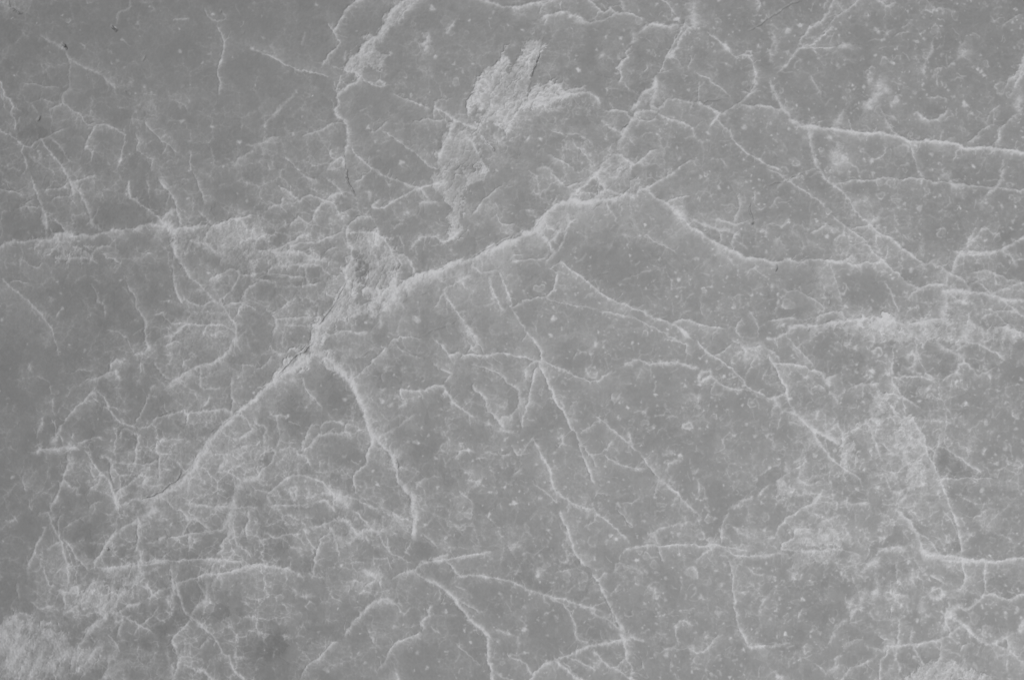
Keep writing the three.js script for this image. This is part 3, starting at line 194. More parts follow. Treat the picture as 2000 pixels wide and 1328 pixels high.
patch([.52, 600, 1185, 700, 1170, 790, 1155, 880, 1165, 960, 1175, 1030, 1190, 1120, 1200, 1250, 1180, 1380, 1150, 1400, 1180, 1480, 1200, 1600, 1240, 1700, 1260, 1780, 1240, 1850, 1230, 1950, 1260, 2000, 1280, 2000, 1340, 1700, 1320, 1400, 1340, 1100, 1320, 620, 1328], [.8, 760, 1180, 860, 1170, 960, 1185, 1010, 1210, 970, 1250, 890, 1260, 790, 1230], [.42, 260, 1225, 440, 1200, 490, 1220, 470, 1260, 370, 1275, 300, 1250]);
cloud([1400, 1230, 50, 40, .6], [1520, 1090, 80, 60, .3], [700, 660, 110, 60, .35], [1370, 50, 50, 40, .4], [400, 860, 80, 80, .2], [1350, 680, 60, 80, .3], [1900, 950, 120, 60, .3], [1600, 1180, 120, 50, .3], [1680, 600, 90, 60, .25], [820, 660, 60, 60, .35], [1450, 900, 80, 60, .35], [340, 440, 60, 40, .2], [1120, 380, 80, 50, .2], [990, 470, 90, 30, .2], [500, 460, 60, 40, .25], [750, 600, 60, 40, .25]);
ring([470, 325, 24, .5], [870, 100, 25, .45], [960, 105, 30, .52], [745, 220, 24, .42], [880, 200, 28, .4], [1000, 215, 36, .32], [1240, 165, 24, .45], [1355, 500, 32, .6], [870, 560, 35, .5], [1760, 450, 44, .42], [160, 1045, 42, .46], [1790, 530, 24, .4], [1900, 215, 22, .4], [1945, 235, 18, .4], [1420, 545, 18, .35]);
blob([1180, 300, 26, .45], [1070, 265, 14, .35], [455, 520, 18, .58], [1500, 300, 16, .5], [1190, 500, 8, .5], [1110, 775, 22, .42], [815, 1025, 14, .42], [1170, 1065, 12, .45], [1050, 690, 11, .5], [860, 440, 22, .45], [600, 1065, 18, .4], [1050, 580, 14, .3], [820, 30, 22, .4], [390, 405, 14, .4], [1340, 195, 14, .4], [1830, 290, 20, .4], [1935, 290, 10, .45], [120, 1210, 18, .4], [1910, 395, 16, .4], [740, 155, 5, .4], [930, 300, 6, .45]);
crack([4, 64, 732, 68, 760, 60, 798], [2.05, 325, 710, 360, 800, 410, 870, 450, 940, 480, 1000, 500, 1080, 520, 1100], [2, 235, 600, 270, 660, 325, 710], [1.6, 0, 122, 60, 100, 140, 82, 200, 50, 290, 15], [4, 316, 1245, 324, 1256], [2, 405, 1285, 408, 1290], [1.2, 520, 1100, 570, 1098]);
dark([-.1, 1440, 820, 1480, 840, 1540, 900, 1500, 920, 1440, 880], [-.14, 1580, 900, 1640, 880, 1700, 940, 1620, 935], [-.1, 1420, 950, 1520, 960, 1500, 1000, 1430, 980], [-.1, 1640, 1160, 1760, 1130, 1860, 1200, 1720, 1240, 1600, 1220], [-.1, 0, 900, 110, 960, 120, 1100, 40, 1160, 0, 1100], [-.08, 620, 760, 860, 760, 960, 920, 1040, 1120, 700, 1120, 600, 1000], [-.08, 1840, 480, 1960, 470, 1820, 600, 1660, 620], [-.1, 660, 90, 760, 90, 780, 130, 680, 190]);

at(0, 2);
vein([1, .3, 0, 430, 0, 450, 60, 450, 120], [1.4, .28, 0, 230, 180, 240, 240], [1, .28, 0, 290, 275, 350, 310, 385, 335], [1.3, .32, 0, 385, 370, 395, 430], [1.4, .32, 0, 415, 460, 410, 560, 430, 590], [1, .3, 0, 590, 240, 650, 235, 710, 245], [2, .46, 0, 1130, 10, 1150, 60, 1100, 100, 1040, 120], [1.6, .42, 0, 860, 230, 870, 190, 910, 150, 950, 170], [2.6, .46, 0, 690, 325, 750, 300, 800, 280, 850, 260, 900, 240, 920, 280, 940, 305],
  [2, .46, 0, 680, 440, 720, 410, 760, 390], [1.2, .38, 0, 770, 400, 810, 440, 840, 490, 870, 570], [1.2, .42, 0, 680, 440, 640, 480, 590, 520], [1.7, .52, -8, 590, 515, 550, 570, 510, 620, 470, 670, 450, 710, 440, 740], [2.5, .5, 0, 440, 720, 430, 770, 390, 800], [1.6, .5, 0, 460, 740, 485, 780, 490, 820], [3, .56, 6, 270, 880, 310, 850, 350, 850, 430, 855, 480, 840, 540, 845, 600, 850], [1.5, .42, 8, 600, 820, 640, 790, 700, 770, 790, 760], [1.3, .36, -6, 330, 640, 300, 690, 280, 760], [2, .36, 0, 335, 600, 320, 660], [1.3, .36, 0, 240, 890, 280, 870],
  [2.2, .5, -5, 540, 960, 520, 1010, 490, 1060, 480, 1130, 450, 1200, 420, 1260, 380, 1328], [1.6, .46, 0, 520, 900, 545, 960, 590, 960], [1.3, .36, 0, 500, 1100, 550, 1150, 600, 1160, 590, 1200, 630, 1200], [1.8, .5, 0, 700, 890, 720, 940, 750, 1000, 780, 1050, 810, 1055, 840, 1090, 870, 1170, 895, 1220, 920, 1300], [1.6, .46, 0, 660, 860, 700, 890], [1.8, .5, 0, 780, 915, 850, 930, 860, 1000, 870, 1080, 880, 1110], [1.3, .36, 0, 860, 945, 960, 960, 1050, 965], [1.3, .42, 0, 700, 970, 710, 1040, 730, 1090], [1.6, .42, 0, 690, 1170, 740, 1140, 780, 1080, 750, 1110], [1.3, .42, 0, 700, 1300, 740, 1270, 800, 1260],
  [1.5, .46, -5, 1160, 430, 1140, 490, 1110, 540, 1090, 600, 1060, 640], [1, .36, 0, 1160, 435, 1220, 440], [1.3, .42, 0, 900, 370, 940, 370], [1.6, .46, 6, 870, 560, 910, 620, 950, 650, 1010, 670, 1080, 690, 1150, 680, 1180, 650, 1220, 600, 1290, 590, 1360, 570, 1420, 545, 1430, 520], [2, .5, 6, 1430, 545, 1440, 570, 1520, 560, 1590, 550, 1680, 550, 1760, 540, 1800, 560, 1800, 580], [1.6, .46, 0, 1460, 570, 1450, 650],
  [1.8, .46, -5, 1050, 730, 1080, 750, 1070, 830, 1060, 900, 1050, 990], [1.5, .42, 0, 940, 760, 940, 720, 970, 690, 1050, 730], [1.5, .46, 0, 1280, 770, 1220, 800, 1210, 850, 1240, 920, 1240, 980, 1240, 1080], [1.5, .42, 0, 1280, 780, 1350, 770, 1440, 770], [1.5, .42, 0, 1050, 965, 1110, 970, 1180, 960, 1240, 930], [1.3, .42, 0, 1240, 890, 1330, 885], [1.8, .46, 0, 1380, 950, 1410, 990, 1440, 1020], [3, .56, 10, 1320, 340, 1370, 300, 1430, 260, 1490, 230, 1550, 200, 1620, 190, 1680, 170, 1720, 140, 1770, 90, 1800, 40, 1830, 0],
  [1.5, .46, 0, 1560, 360, 1570, 290, 1570, 240, 1560, 210], [2, .42, 0, 1570, 370, 1620, 380, 1720, 370], [1.5, .42, 0, 1290, 50, 1340, 20, 1400, 10], [1.2, .36, 0, 1200, 180, 1260, 250, 1310, 300], [1.2, .42, 0, 1420, 200, 1440, 160, 1490, 150], [1.8, .6, 16, 1720, 690, 1780, 630, 1810, 600, 1860, 560, 1910, 520, 1960, 480, 2000, 455], [6, .46, 0, 1720, 690, 1650, 750, 1600, 830, 1560, 880], [1.5, .5, 0, 1715, 690, 1650, 770, 1590, 840, 1550, 890, 1520, 930], [1.5, .46, 0, 1520, 930, 1530, 1000, 1550, 1060], [1.2, .36, 0, 1520, 940, 1480, 1000, 1440, 1030, 1410, 1060],
  [2.6, .58, -22, 1410, 1080, 1370, 1120, 1310, 1160, 1250, 1195, 1200, 1225, 1120, 1250], [5, .5, 0, 1060, 1240, 1100, 1270, 1150, 1300], [2, .5, 0, 960, 1290, 1000, 1250, 1060, 1240], [2, .5, 8, 900, 1220, 930, 1170, 1000, 1130, 1050, 1090, 1110, 1040], [1.5, .46, 0, 940, 1310, 910, 1260], [2, .5, 0, 1260, 1230, 1310, 1270, 1350, 1310], [1.3, .42, 0, 1860, 580, 1920, 610, 1950, 660, 1970, 700, 1930, 730, 1880, 760], [3, .42, 0, 1870, 760, 1960, 710], [1.3, .42, 0, 1740, 720, 1800, 750, 1840, 780], [1.3, .36, 0, 1800, 560, 1810, 480, 1800, 380, 1810, 300],
  [6, .42, 0, 1780, 880, 1740, 950, 1700, 1010], [1.6, .46, 6, 1700, 1030, 1760, 1020, 1810, 1040, 1860, 1080, 1880, 1100], [5, .5, 0, 2000, 1080, 1930, 1090, 1880, 1110, 1850, 1160, 1820, 1230, 1800, 1310], [4, .42, 0, 1860, 840, 1920, 820], [2.5, .46, 0, 1450, 1270, 1550, 1280, 1650, 1295, 1780, 1295], [2, .46, 0, 1790, 1300, 1900, 1300, 2000, 1300], [1.6, .42, 0, 1540, 1070, 1590, 1100, 1600, 1130], [3, .46, 0, 1420, 1080, 1480, 1080, 1530, 1060], [3, .42, 0, 1640, 1240, 1620, 1270],
  [1, .36, 0, 220, 1290, 240, 1328], [1, .3, 0, 180, 1040, 170, 1090, 190, 1180], [1.4, .36, 0, 1830, 0, 1830, 60, 1840, 110], [1.4, .42, 0, 1880, 190, 1940, 195, 1980, 200], [2, .42, 0, 1580, 520, 1620, 480, 1630, 450], [1.3, .4, 0, 1100, 240, 1100, 180], [1.4, .36, 0, 1170, 390, 1210, 340], [2, .45, 0, 1100, 1140, 1130, 1090, 1170, 1070], [2, .45, 0, 1150, 1190, 1200, 1140, 1260, 1120], [1.3, .35, 0, 560, 740, 565, 780]);
cloud([1350, 120, 60, 50, .4], [1080, 670, 60, 40, .35], [1860, 290, 50, 60, .35], [1150, 1150, 90, 60, .4], [1940, 1180, 90, 110, .4], [1900, 900, 90, 70, .4], [1450, 250, 60, 40, .35], [1600, 220, 80, 40, .4], [900, 180, 60, 50, .25], [430, 760, 40, 50, .4], [540, 850, 60, 30, .4], [310, 850, 50, 30, .45], [1650, 1230, 60, 50, .3], [1460, 840, 90, 40, .25], [1630, 680, 60, 40, .35], [1150, 60, 60, 40, .3], [1700, 290, 60, 60, .2], [1760, 1060, 80, 40, .3], [1420, 320, 60, 40, .2], [1840, 60, 60, 60, .3], [740, 1240, 60, 60, .25], [1250, 1010, 40, 80, .3], [960, 1290, 80, 40, .4], [1150, 1300, 100, 40, .45], [1480, 1110, 80, 60, .3], [1700, 560, 70, 60, .15], [700, 430, 60, 40, .25], [440, 1290, 50, 40, .3]);
blob([770, 620, 8, .4], [100, 1072, 12, .35], [85, 830, 8, .35], [560, 765, 10, .35], [70, 455, 14, .3], [490, 1050, 16, .5], [310, 855, 20, .5], [210, 30, 8, .35]);
crack([2.4, 1415, 1010, 1410, 1055, 1360, 1110, 1290, 1160, 1200, 1210, 1110, 1235], [1.6, 1210, 588, 1290, 568, 1370, 548], [1.2, 1860, 555, 1790, 615, 1730, 670], [1.6, 1810, 40, 1830, 70], [1, 1640, 720, 1690, 670]);
dark([-.1, 1240, 960, 1390, 950, 1430, 1020, 1390, 1080, 1260, 1060], [-.1, 1440, 560, 1440, 500, 1560, 480, 1700, 540, 1580, 545], [-.06, 870, 960, 1240, 980, 1060, 1100, 900, 1180], [-.1, 1860, 570, 1990, 480, 2000, 640, 1950, 640], [-.08, 1660, 1060, 1840, 1060, 1800, 1280, 1650, 1270], [-.08, 690, 440, 760, 400, 850, 520, 740, 570]);

at(1, 2);
vein([3.8, .78, -20, 220, 235, 160, 290, 100, 340, 50, 390, 0, 440], [3, .5, -30, 500, 110, 560, 150, 600, 190, 650, 240, 700, 290, 730, 340], [4, .64, -26, 600, 220, 660, 260, 710, 310, 740, 350, 770, 400, 800, 470, 830, 540, 850, 600, 870, 660, 890, 720, 905, 760, 900, 810], [1.6, .52, 0, 900, 810, 870, 870, 865, 930, 850, 980, 780, 1020, 765, 1060, 770, 1130, 770, 1190], [1.5, .46, 0, 740, 320, 800, 270, 850, 220, 920, 150, 960, 110, 1010, 60],
  [1.5, .46, 0, 350, 290, 375, 300, 370, 340, 400, 400, 440, 440, 480, 490, 510, 520, 510, 550], [1.3, .36, 0, 540, 210, 600, 240], [1.6, .42, 0, 110, 30, 130, 80, 180, 110, 240, 100, 270, 70, 310, 70], [3, .42, 0, 180, 250, 190, 200], [2, .42, 0, 0, 220, 60, 200, 120, 130], [3, .56, 0, 980, 390, 1000, 380], [2.5, .56, 8, 1130, 390, 1200, 395, 1280, 390, 1350, 375, 1400, 355, 1460, 350], [2.5, .56, 4, 1460, 350, 1480, 400, 1520, 440, 1530, 480, 1580, 515, 1640, 550, 1700, 600], [1.5, .46, 0, 1470, 330, 1500, 290, 1520, 265, 1470, 245, 1420, 235, 1390, 190],
  [1.5, .42, 0, 1130, 390, 1130, 450, 1170, 490, 1120, 520], [1.2, .42, 0, 1280, 400, 1300, 460], [1.3, .46, 0, 1400, 0, 1440, 40, 1480, 80, 1510, 130], [2, .56, 0, 1490, 140, 1520, 120, 1570, 100], [2.2, .62, 5, 1620, 130, 1680, 110, 1740, 115, 1800, 130, 1850, 110, 1910, 100, 2000, 110], [1.3, .46, 0, 1650, 10, 1680, 50, 1660, 90], [1.3, .46, 0, 1720, 10, 1760, 60, 1770, 100], [1.3, .4, -6, 1690, 195, 1760, 210, 1830, 235, 1890, 260, 1940, 300, 1970, 340, 2000, 355],
  [1.6, .48, 0, 1690, 350, 1710, 400, 1760, 430, 1790, 470, 1800, 520, 1810, 560, 1860, 590, 1880, 630, 1930, 680], [3, .46, 0, 1910, 690, 1970, 710, 2000, 720], [2, .5, 0, 1890, 640, 1920, 600, 2000, 580], [3, .42, 0, 1800, 640, 1860, 670], [1.8, .46, 0, 0, 650, 50, 670, 80, 700, 50, 740, 60, 800], [1.3, .42, 0, 150, 580, 160, 640, 170, 700, 180, 780, 150, 840], [1.6, .42, 0, 100, 560, 150, 590, 250, 590], [2, .46, 0, 360, 850, 360, 800, 390, 750, 410, 690, 440, 650],
  [2.5, .52, 10, 370, 880, 380, 850, 420, 830, 450, 780, 480, 740, 540, 730, 590, 725, 640, 735, 690, 715, 730, 730, 740, 760], [1.8, .46, 8, 500, 680, 540, 635, 600, 635, 650, 640, 690, 660], [1.6, .42, 0, 690, 690, 720, 650, 740, 660], [2.5, .46, 0, 150, 880, 200, 850, 260, 830, 300, 850, 330, 890, 380, 910, 420, 960], [1.6, .46, -10, 120, 850, 150, 880, 130, 940, 90, 980, 40, 1020, 0, 1070], [4, .42, 0, 0, 1060, 60, 1010], [1.3, .42, 0, 20, 930, 40, 890, 80, 870, 120, 870],
  [1.8, .52, 10, 100, 1190, 150, 1150, 200, 1100, 260, 1060, 330, 1050, 400, 1060, 460, 1080, 520, 1100, 550, 1150, 580, 1180], [6, .5, 0, 560, 1190, 620, 1230, 680, 1270, 720, 1320], [2, .5, 0, 580, 1180, 660, 1215, 740, 1230, 800, 1255], [1.8, .5, 0, 250, 1160, 280, 1150, 310, 1150, 310, 1220, 290, 1260, 270, 1200, 250, 1160], [2, .5, 0, 480, 1255, 540, 1245, 570, 1280, 610, 1328], [1.6, .46, 0, 0, 1170, 60, 1180, 110, 1190], [1.6, .46, 0, 130, 1290, 250, 1290, 360, 1290], [2, .36, 0, 90, 1210, 110, 1280],
  [1.6, .42, 0, 800, 1260, 840, 1280, 900, 1290, 950, 1320], [5, .46, 0, 1075, 870, 1070, 940, 1060, 990], [3, .52, -12, 1110, 1080, 1140, 1130, 1180, 1180, 1220, 1220, 1225, 1290, 1220, 1328], [2, .42, 0, 1250, 1150, 1270, 1110, 1300, 1090, 1390, 1060], [2, .3, 0, 900, 780, 980, 740, 1060, 700, 1150, 640, 1240, 575], [2, .42, 0, 1620, 860, 1700, 875], [2.5, .42, 0, 1770, 1080, 1730, 1130, 1710, 1150], [1.6, .42, 0, 1640, 1090, 1740, 1100], [1.2, .46, 0, 1590, 1180, 1620, 1210, 1680, 1260], [2, .42, 0, 1920, 915, 1990, 880], [1.6, .42, 0, 1560, 870, 1600, 870, 1540, 930],
  [2.4, .5, 0, 440, 10, 420, 80, 350, 150, 300, 190, 230, 230], [1.2, .35, 0, 1090, 40, 1160, 90, 1230, 115, 1280, 130], [1.2, .36, 0, 180, 780, 240, 800, 300, 800], [1.2, .34, 0, 980, 270, 1000, 330], [1, .32, 0, 1700, 930, 1790, 920], [1.3, .38, 0, 1060, 800, 1040, 860]);
patch([.85, 440, -10, 430, 60, 400, 100, 330, 110, 270, 180, 220, 230, 160, 290, 250, 240, 330, 215, 400, 180, 450, 130, 530, 120, 480, 60, 500, 0], [.4, 500, 60, 600, 130, 720, 250, 740, 310, 700, 290, 600, 220, 500, 170, 440, 150]);
cloud([620, 140, 110, 70, .35], [420, 1250, 55, 35, .55], [690, 1050, 35, 35, .45], [1140, 880, 60, 60, .4], [520, 150, 80, 50, .35], [260, 60, 60, 40, .25], [60, 240, 80, 40, .25], [640, 760, 130, 40, .25], [200, 760, 60, 60, .3], [290, 900, 90, 60, .3], [240, 970, 80, 60, .25], [820, 700, 60, 90, .35], [940, 770, 80, 60, .3], [880, 430, 60, 80, .25], [1160, 450, 60, 50, .25], [1700, 40, 60, 50, .3], [1670, 1050, 120, 40, .3], [1500, 1070, 100, 30, .3], [1170, 1050, 80, 60, .2], [660, 1260, 60, 60, .4], [60, 700, 60, 40, .3], [540, 960, 50, 30, .3], [1960, 1100, 60, 60, .25], [140, 590, 60, 40, .3], [1950, 640, 60, 40, .3], [1330, 1300, 60, 30, .3], [360, 940, 60, 60, .25]);
blob([1055, 505, 22, .52], [1800, 130, 18, .6], [1660, 865, 22, .5], [1250, 795, 24, .32], [950, 1130, 14, .62], [1820, 1195, 16, .52], [1945, 1145, 16, .5], [690, 465, 22, .38], [385, 525, 11, .42], [255, 590, 12, .52], [1925, 850, 11, .5], [985, 475, 26, .4], [1690, 940, 12, .4], [910, 1020, 12, .4], [800, 1160, 10, .4], [1000, 1250, 14, .35], [1310, 320, 14, .35], [1080, 280, 12, .4], [380, 1100, 12, .5], [1150, 230, 30, .28], [1985, 1280, 14, .5], [290, 310, 24, .3], [1300, 680, 16, .3], [1350, 740, 14, .35], [1440, 540, 16, .35]);
ring([1160, 475, 20, .52], [1465, 840, 30, .46], [1940, 500, 30, .4], [520, 945, 16, .3]);
crack([2.4, 435, 30, 380, 95, 320, 118, 250, 190, 180, 265], [2.6, 1095, 920, 1100, 1000, 1105, 1070, 1120, 1110], [1.2, 580, 375, 595, 350], [1.2, 130, 720, 230, 700], [1.2, 780, 150, 890, 85], [1.5, 720, 330, 735, 365], [1, 140, 320, 60, 385], [1, 100, 860, 160, 830]);
dark([-.14, 150, 420, 330, 250, 370, 320, 480, 490, 500, 560, 370, 700, 330, 780, 250, 740, 180, 560], [-.1, 520, 240, 640, 260, 740, 400, 840, 600, 620, 610, 520, 500, 480, 400], [-.14, 30, 910, 110, 880, 120, 940, 50, 970], [-.08, 890, 330, 1020, 100, 1150, 100, 1340, 340, 1100, 370, 900, 360], [-.16, 470, 1270, 540, 1255, 580, 1328, 300, 1328, 260, 1300], [-.08, 460, 930, 860, 880, 860, 960, 760, 1030, 760, 1200, 600, 1150, 540, 1060], [-.06, 1150, 700, 1450, 720, 1500, 1000, 1300, 1030, 1180, 900], [-.1, 1560, 880, 1700, 890, 1780, 960, 1600, 970]);

at(2, 2);
vein([2.6, .72, 0, 170, 0, 205, 50, 225, 90, 230, 140, 210, 190], [2, .62, 0, 220, 210, 245, 260, 270, 310, 290, 370, 320, 420, 340, 480, 380, 530, 410, 570, 430, 630, 460, 690, 500, 730, 530, 790], [3, .36, 0, 380, 470, 410, 520], [1.6, .52, 0, 520, 790, 530, 850, 560, 920, 590, 980, 605, 1040, 630, 1110], [2, .48, 0, 590, 980, 605, 1040, 630, 1110], [1.2, .42, 0, 540, 810, 600, 880, 640, 930, 655, 990], [1.8, .56, 0, 205, 200, 170, 270, 150, 340, 130, 410, 120, 490, 100, 560, 80, 620, 70, 670], [1.6, .46, 0, 180, 160, 120, 210, 100, 260, 110, 300], [4, .36, 0, 110, 210, 110, 300],
  [1.5, .5, 0, 0, 120, 60, 130, 110, 140, 170, 160, 210, 165], [1.8, .52, 0, 230, 160, 290, 190, 350, 215, 410, 225, 460, 260, 510, 285, 570, 300, 620, 335], [1.5, .42, 0, 620, 320, 680, 315, 710, 280, 770, 240], [2, .46, 0, 0, 350, 50, 380, 60, 420, 60, 480, 40, 530, 0, 580], [1.6, .48, -8, 0, 830, 20, 870, 65, 900, 100, 850, 140, 800, 170, 760], [2, .52, 0, 170, 760, 190, 810, 220, 860, 240, 920, 270, 960, 300, 1000, 295, 1080, 320, 1140, 350, 1200], [1.2, .38, 0, 160, 1100, 210, 1150, 260, 1180, 310, 1220, 340, 1260], [1.8, .46, 0, 350, 1180, 400, 1230, 460, 1270, 530, 1290, 630, 1320],
  [1.2, .46, 0, 660, 590, 710, 630, 770, 690, 840, 745, 900, 800, 960, 850], [2, .46, 0, 910, 720, 920, 780, 960, 850], [1.5, .56, 0, 1010, 910, 1050, 960, 1100, 1020, 1150, 1075], [5, .6, 0, 1150, 1080, 1200, 1115], [2, .6, 6, 1200, 1110, 1260, 1170, 1320, 1230, 1370, 1280, 1420, 1328], [1.5, .46, 0, 1150, 1080, 1130, 1150, 1120, 1240], [2, .42, 0, 1220, 1110, 1240, 1070], [1.4, .42, 0, 720, 890, 760, 930, 830, 960, 890, 980, 950, 1000, 1050, 995], [1.2, .38, 0, 600, 890, 700, 880, 740, 840, 780, 780], [1.2, .38, 0, 540, 730, 580, 690, 650, 660],
  [2, .42, 0, 1200, 1020, 1230, 970, 1290, 930], [2.5, .52, 6, 880, 190, 940, 160, 1000, 155, 1070, 180, 1150, 170, 1250, 165, 1330, 180, 1400, 200, 1440, 210], [1.2, .46, 0, 1200, 0, 1300, 10, 1350, 40, 1360, 100], [1.6, .6, 4, 1440, 5, 1490, 50, 1550, 110, 1620, 140, 1660, 180, 1720, 220, 1770, 270, 1810, 310, 1830, 355, 1880, 390, 1930, 410, 1980, 440], [1.2, .42, 0, 1890, 140, 1860, 210, 1830, 270], [1.6, .48, 5, 1540, 280, 1600, 320, 1660, 355, 1730, 380, 1810, 380, 1880, 395], [2, .5, 0, 1470, 340, 1460, 290, 1480, 240, 1550, 240, 1550, 280, 1500, 310, 1470, 340], [1.2, .38, 0, 1580, 330, 1550, 400, 1560, 430, 1620, 430],
  [2.5, .5, 0, 1720, 0, 1780, 30, 1820, 80, 1810, 160], [1.8, .5, 0, 1880, 110, 1920, 130, 1960, 155], [2, .46, 0, 1860, 60, 1920, 50, 1950, 40], [3, .46, 0, 640, 60, 655, 20], [2, .46, 0, 780, 430, 790, 480], [3, .46, 0, 1440, 440, 1450, 470, 1460, 430], [2, .46, 0, 1330, 690, 1340, 660, 1400, 640, 1410, 690, 1350, 700], [1.8, .42, 0, 1460, 1190, 1465, 1130, 1455, 1095], [1.8, .46, 0, 350, 850, 390, 810, 395, 755, 365, 770], [3, .42, 0, 1700, 1310, 1760, 1290, 1800, 1250, 1860, 1240], [1.2, .34, 0, 870, 1270, 930, 1270, 990, 1240], [1.2, .4, 0, 1980, 440, 2000, 450], [1.6, .4, 0, 1600, 110, 1660, 90, 1700, 40], [1.2, .35, 0, 480, 150, 510, 100, 580, 90], [1.2, .38, 0, 0, 1060, 40, 1030, 70, 1000], [1.3, .38, 0, 640, 1230, 660, 1195, 740, 1210], [1.4, .38, 0, 1640, 780, 1660, 830], [2, .38, 0, 1920, 1210, 1960, 1170, 2000, 1130], [1.5, .4, 0, 1930, 1050, 2000, 1010]);
patch([.45, 455, 510, 480, 560, 495, 620, 455, 675, 420, 610, 440, 560]);
cloud([70, 490, 40, 60, .45], [1850, 80, 80, 60, .5], [920, 190, 45, 30, .45], [610, 270, 50, 40, .25], [1010, 280, 60, 40, .25], [310, 1100, 30, 60, .3], [560, 1290, 60, 40, .35], [1280, 1270, 50, 30, .25], [1560, 310, 50, 40, .3], [1210, 180, 130, 20, .3], [1920, 60, 60, 60, .35], [70, 600, 60, 40, .2], [920, 820, 30, 20, .4], [1180, 1110, 40, 30, .5], [1840, 1130, 60, 50, .3], [1780, 1120, 40, 60, .25]);
blob([1115, 430, 17, .52], [1655, 285, 17, .56], [940, 15, 16, .5], [840, 490, 12, .46], [1310, 900, 24, .5], [1240, 870, 22, .34], [1640, 775, 13, .46], [20, 1265, 24, .52], [830, 1290, 22, .46], [1120, 1230, 13, .52], [1355, 360, 14, .42], [1030, 565, 20, .35], [830, 600, 12, .42], [905, 525, 14, .36], [965, 355, 9, .4], [715, 60, 11, .46], [980, 690, 10, .42], [1110, 675, 16, .3], [700, 790, 8, .42], [125, 615, 10, .4], [1130, 965, 10, .4], [1525, 160, 12, .4], [2010, 660, 12, .4], [1790, 1000, 10, .4], [50, 800, 8, .42], [1830, 665, 12, .4], [1735, 175, 14, .4], [720, 985, 12, .38], [1650, 1140, 10, .38], [1870, 1230, 14, .4], [1700, 720, 10, .36], [600, 265, 18, .4]);
ring([625, 250, 38, .34], [1580, 600, 22, .46], [1870, 490, 30, .42], [1640, 610, 20, .36], [700, 1110, 22, .32], [570, 1220, 24, .34], [150, 620, 12, .3], [1520, 1290, 16, .3], [1745, 270, 24, .32]);
crack([5, 1976, 438, 1980, 444], [1, 1270, 415, 1380, 400]);
dark([-.08, 150, 420, 250, 300, 330, 480, 420, 640, 300, 700, 150, 600], [-.08, 880, 600, 1200, 500, 1300, 700, 1200, 900, 1000, 860, 900, 720], [-.06, 260, 20, 600, 30, 520, 230, 260, 160]);

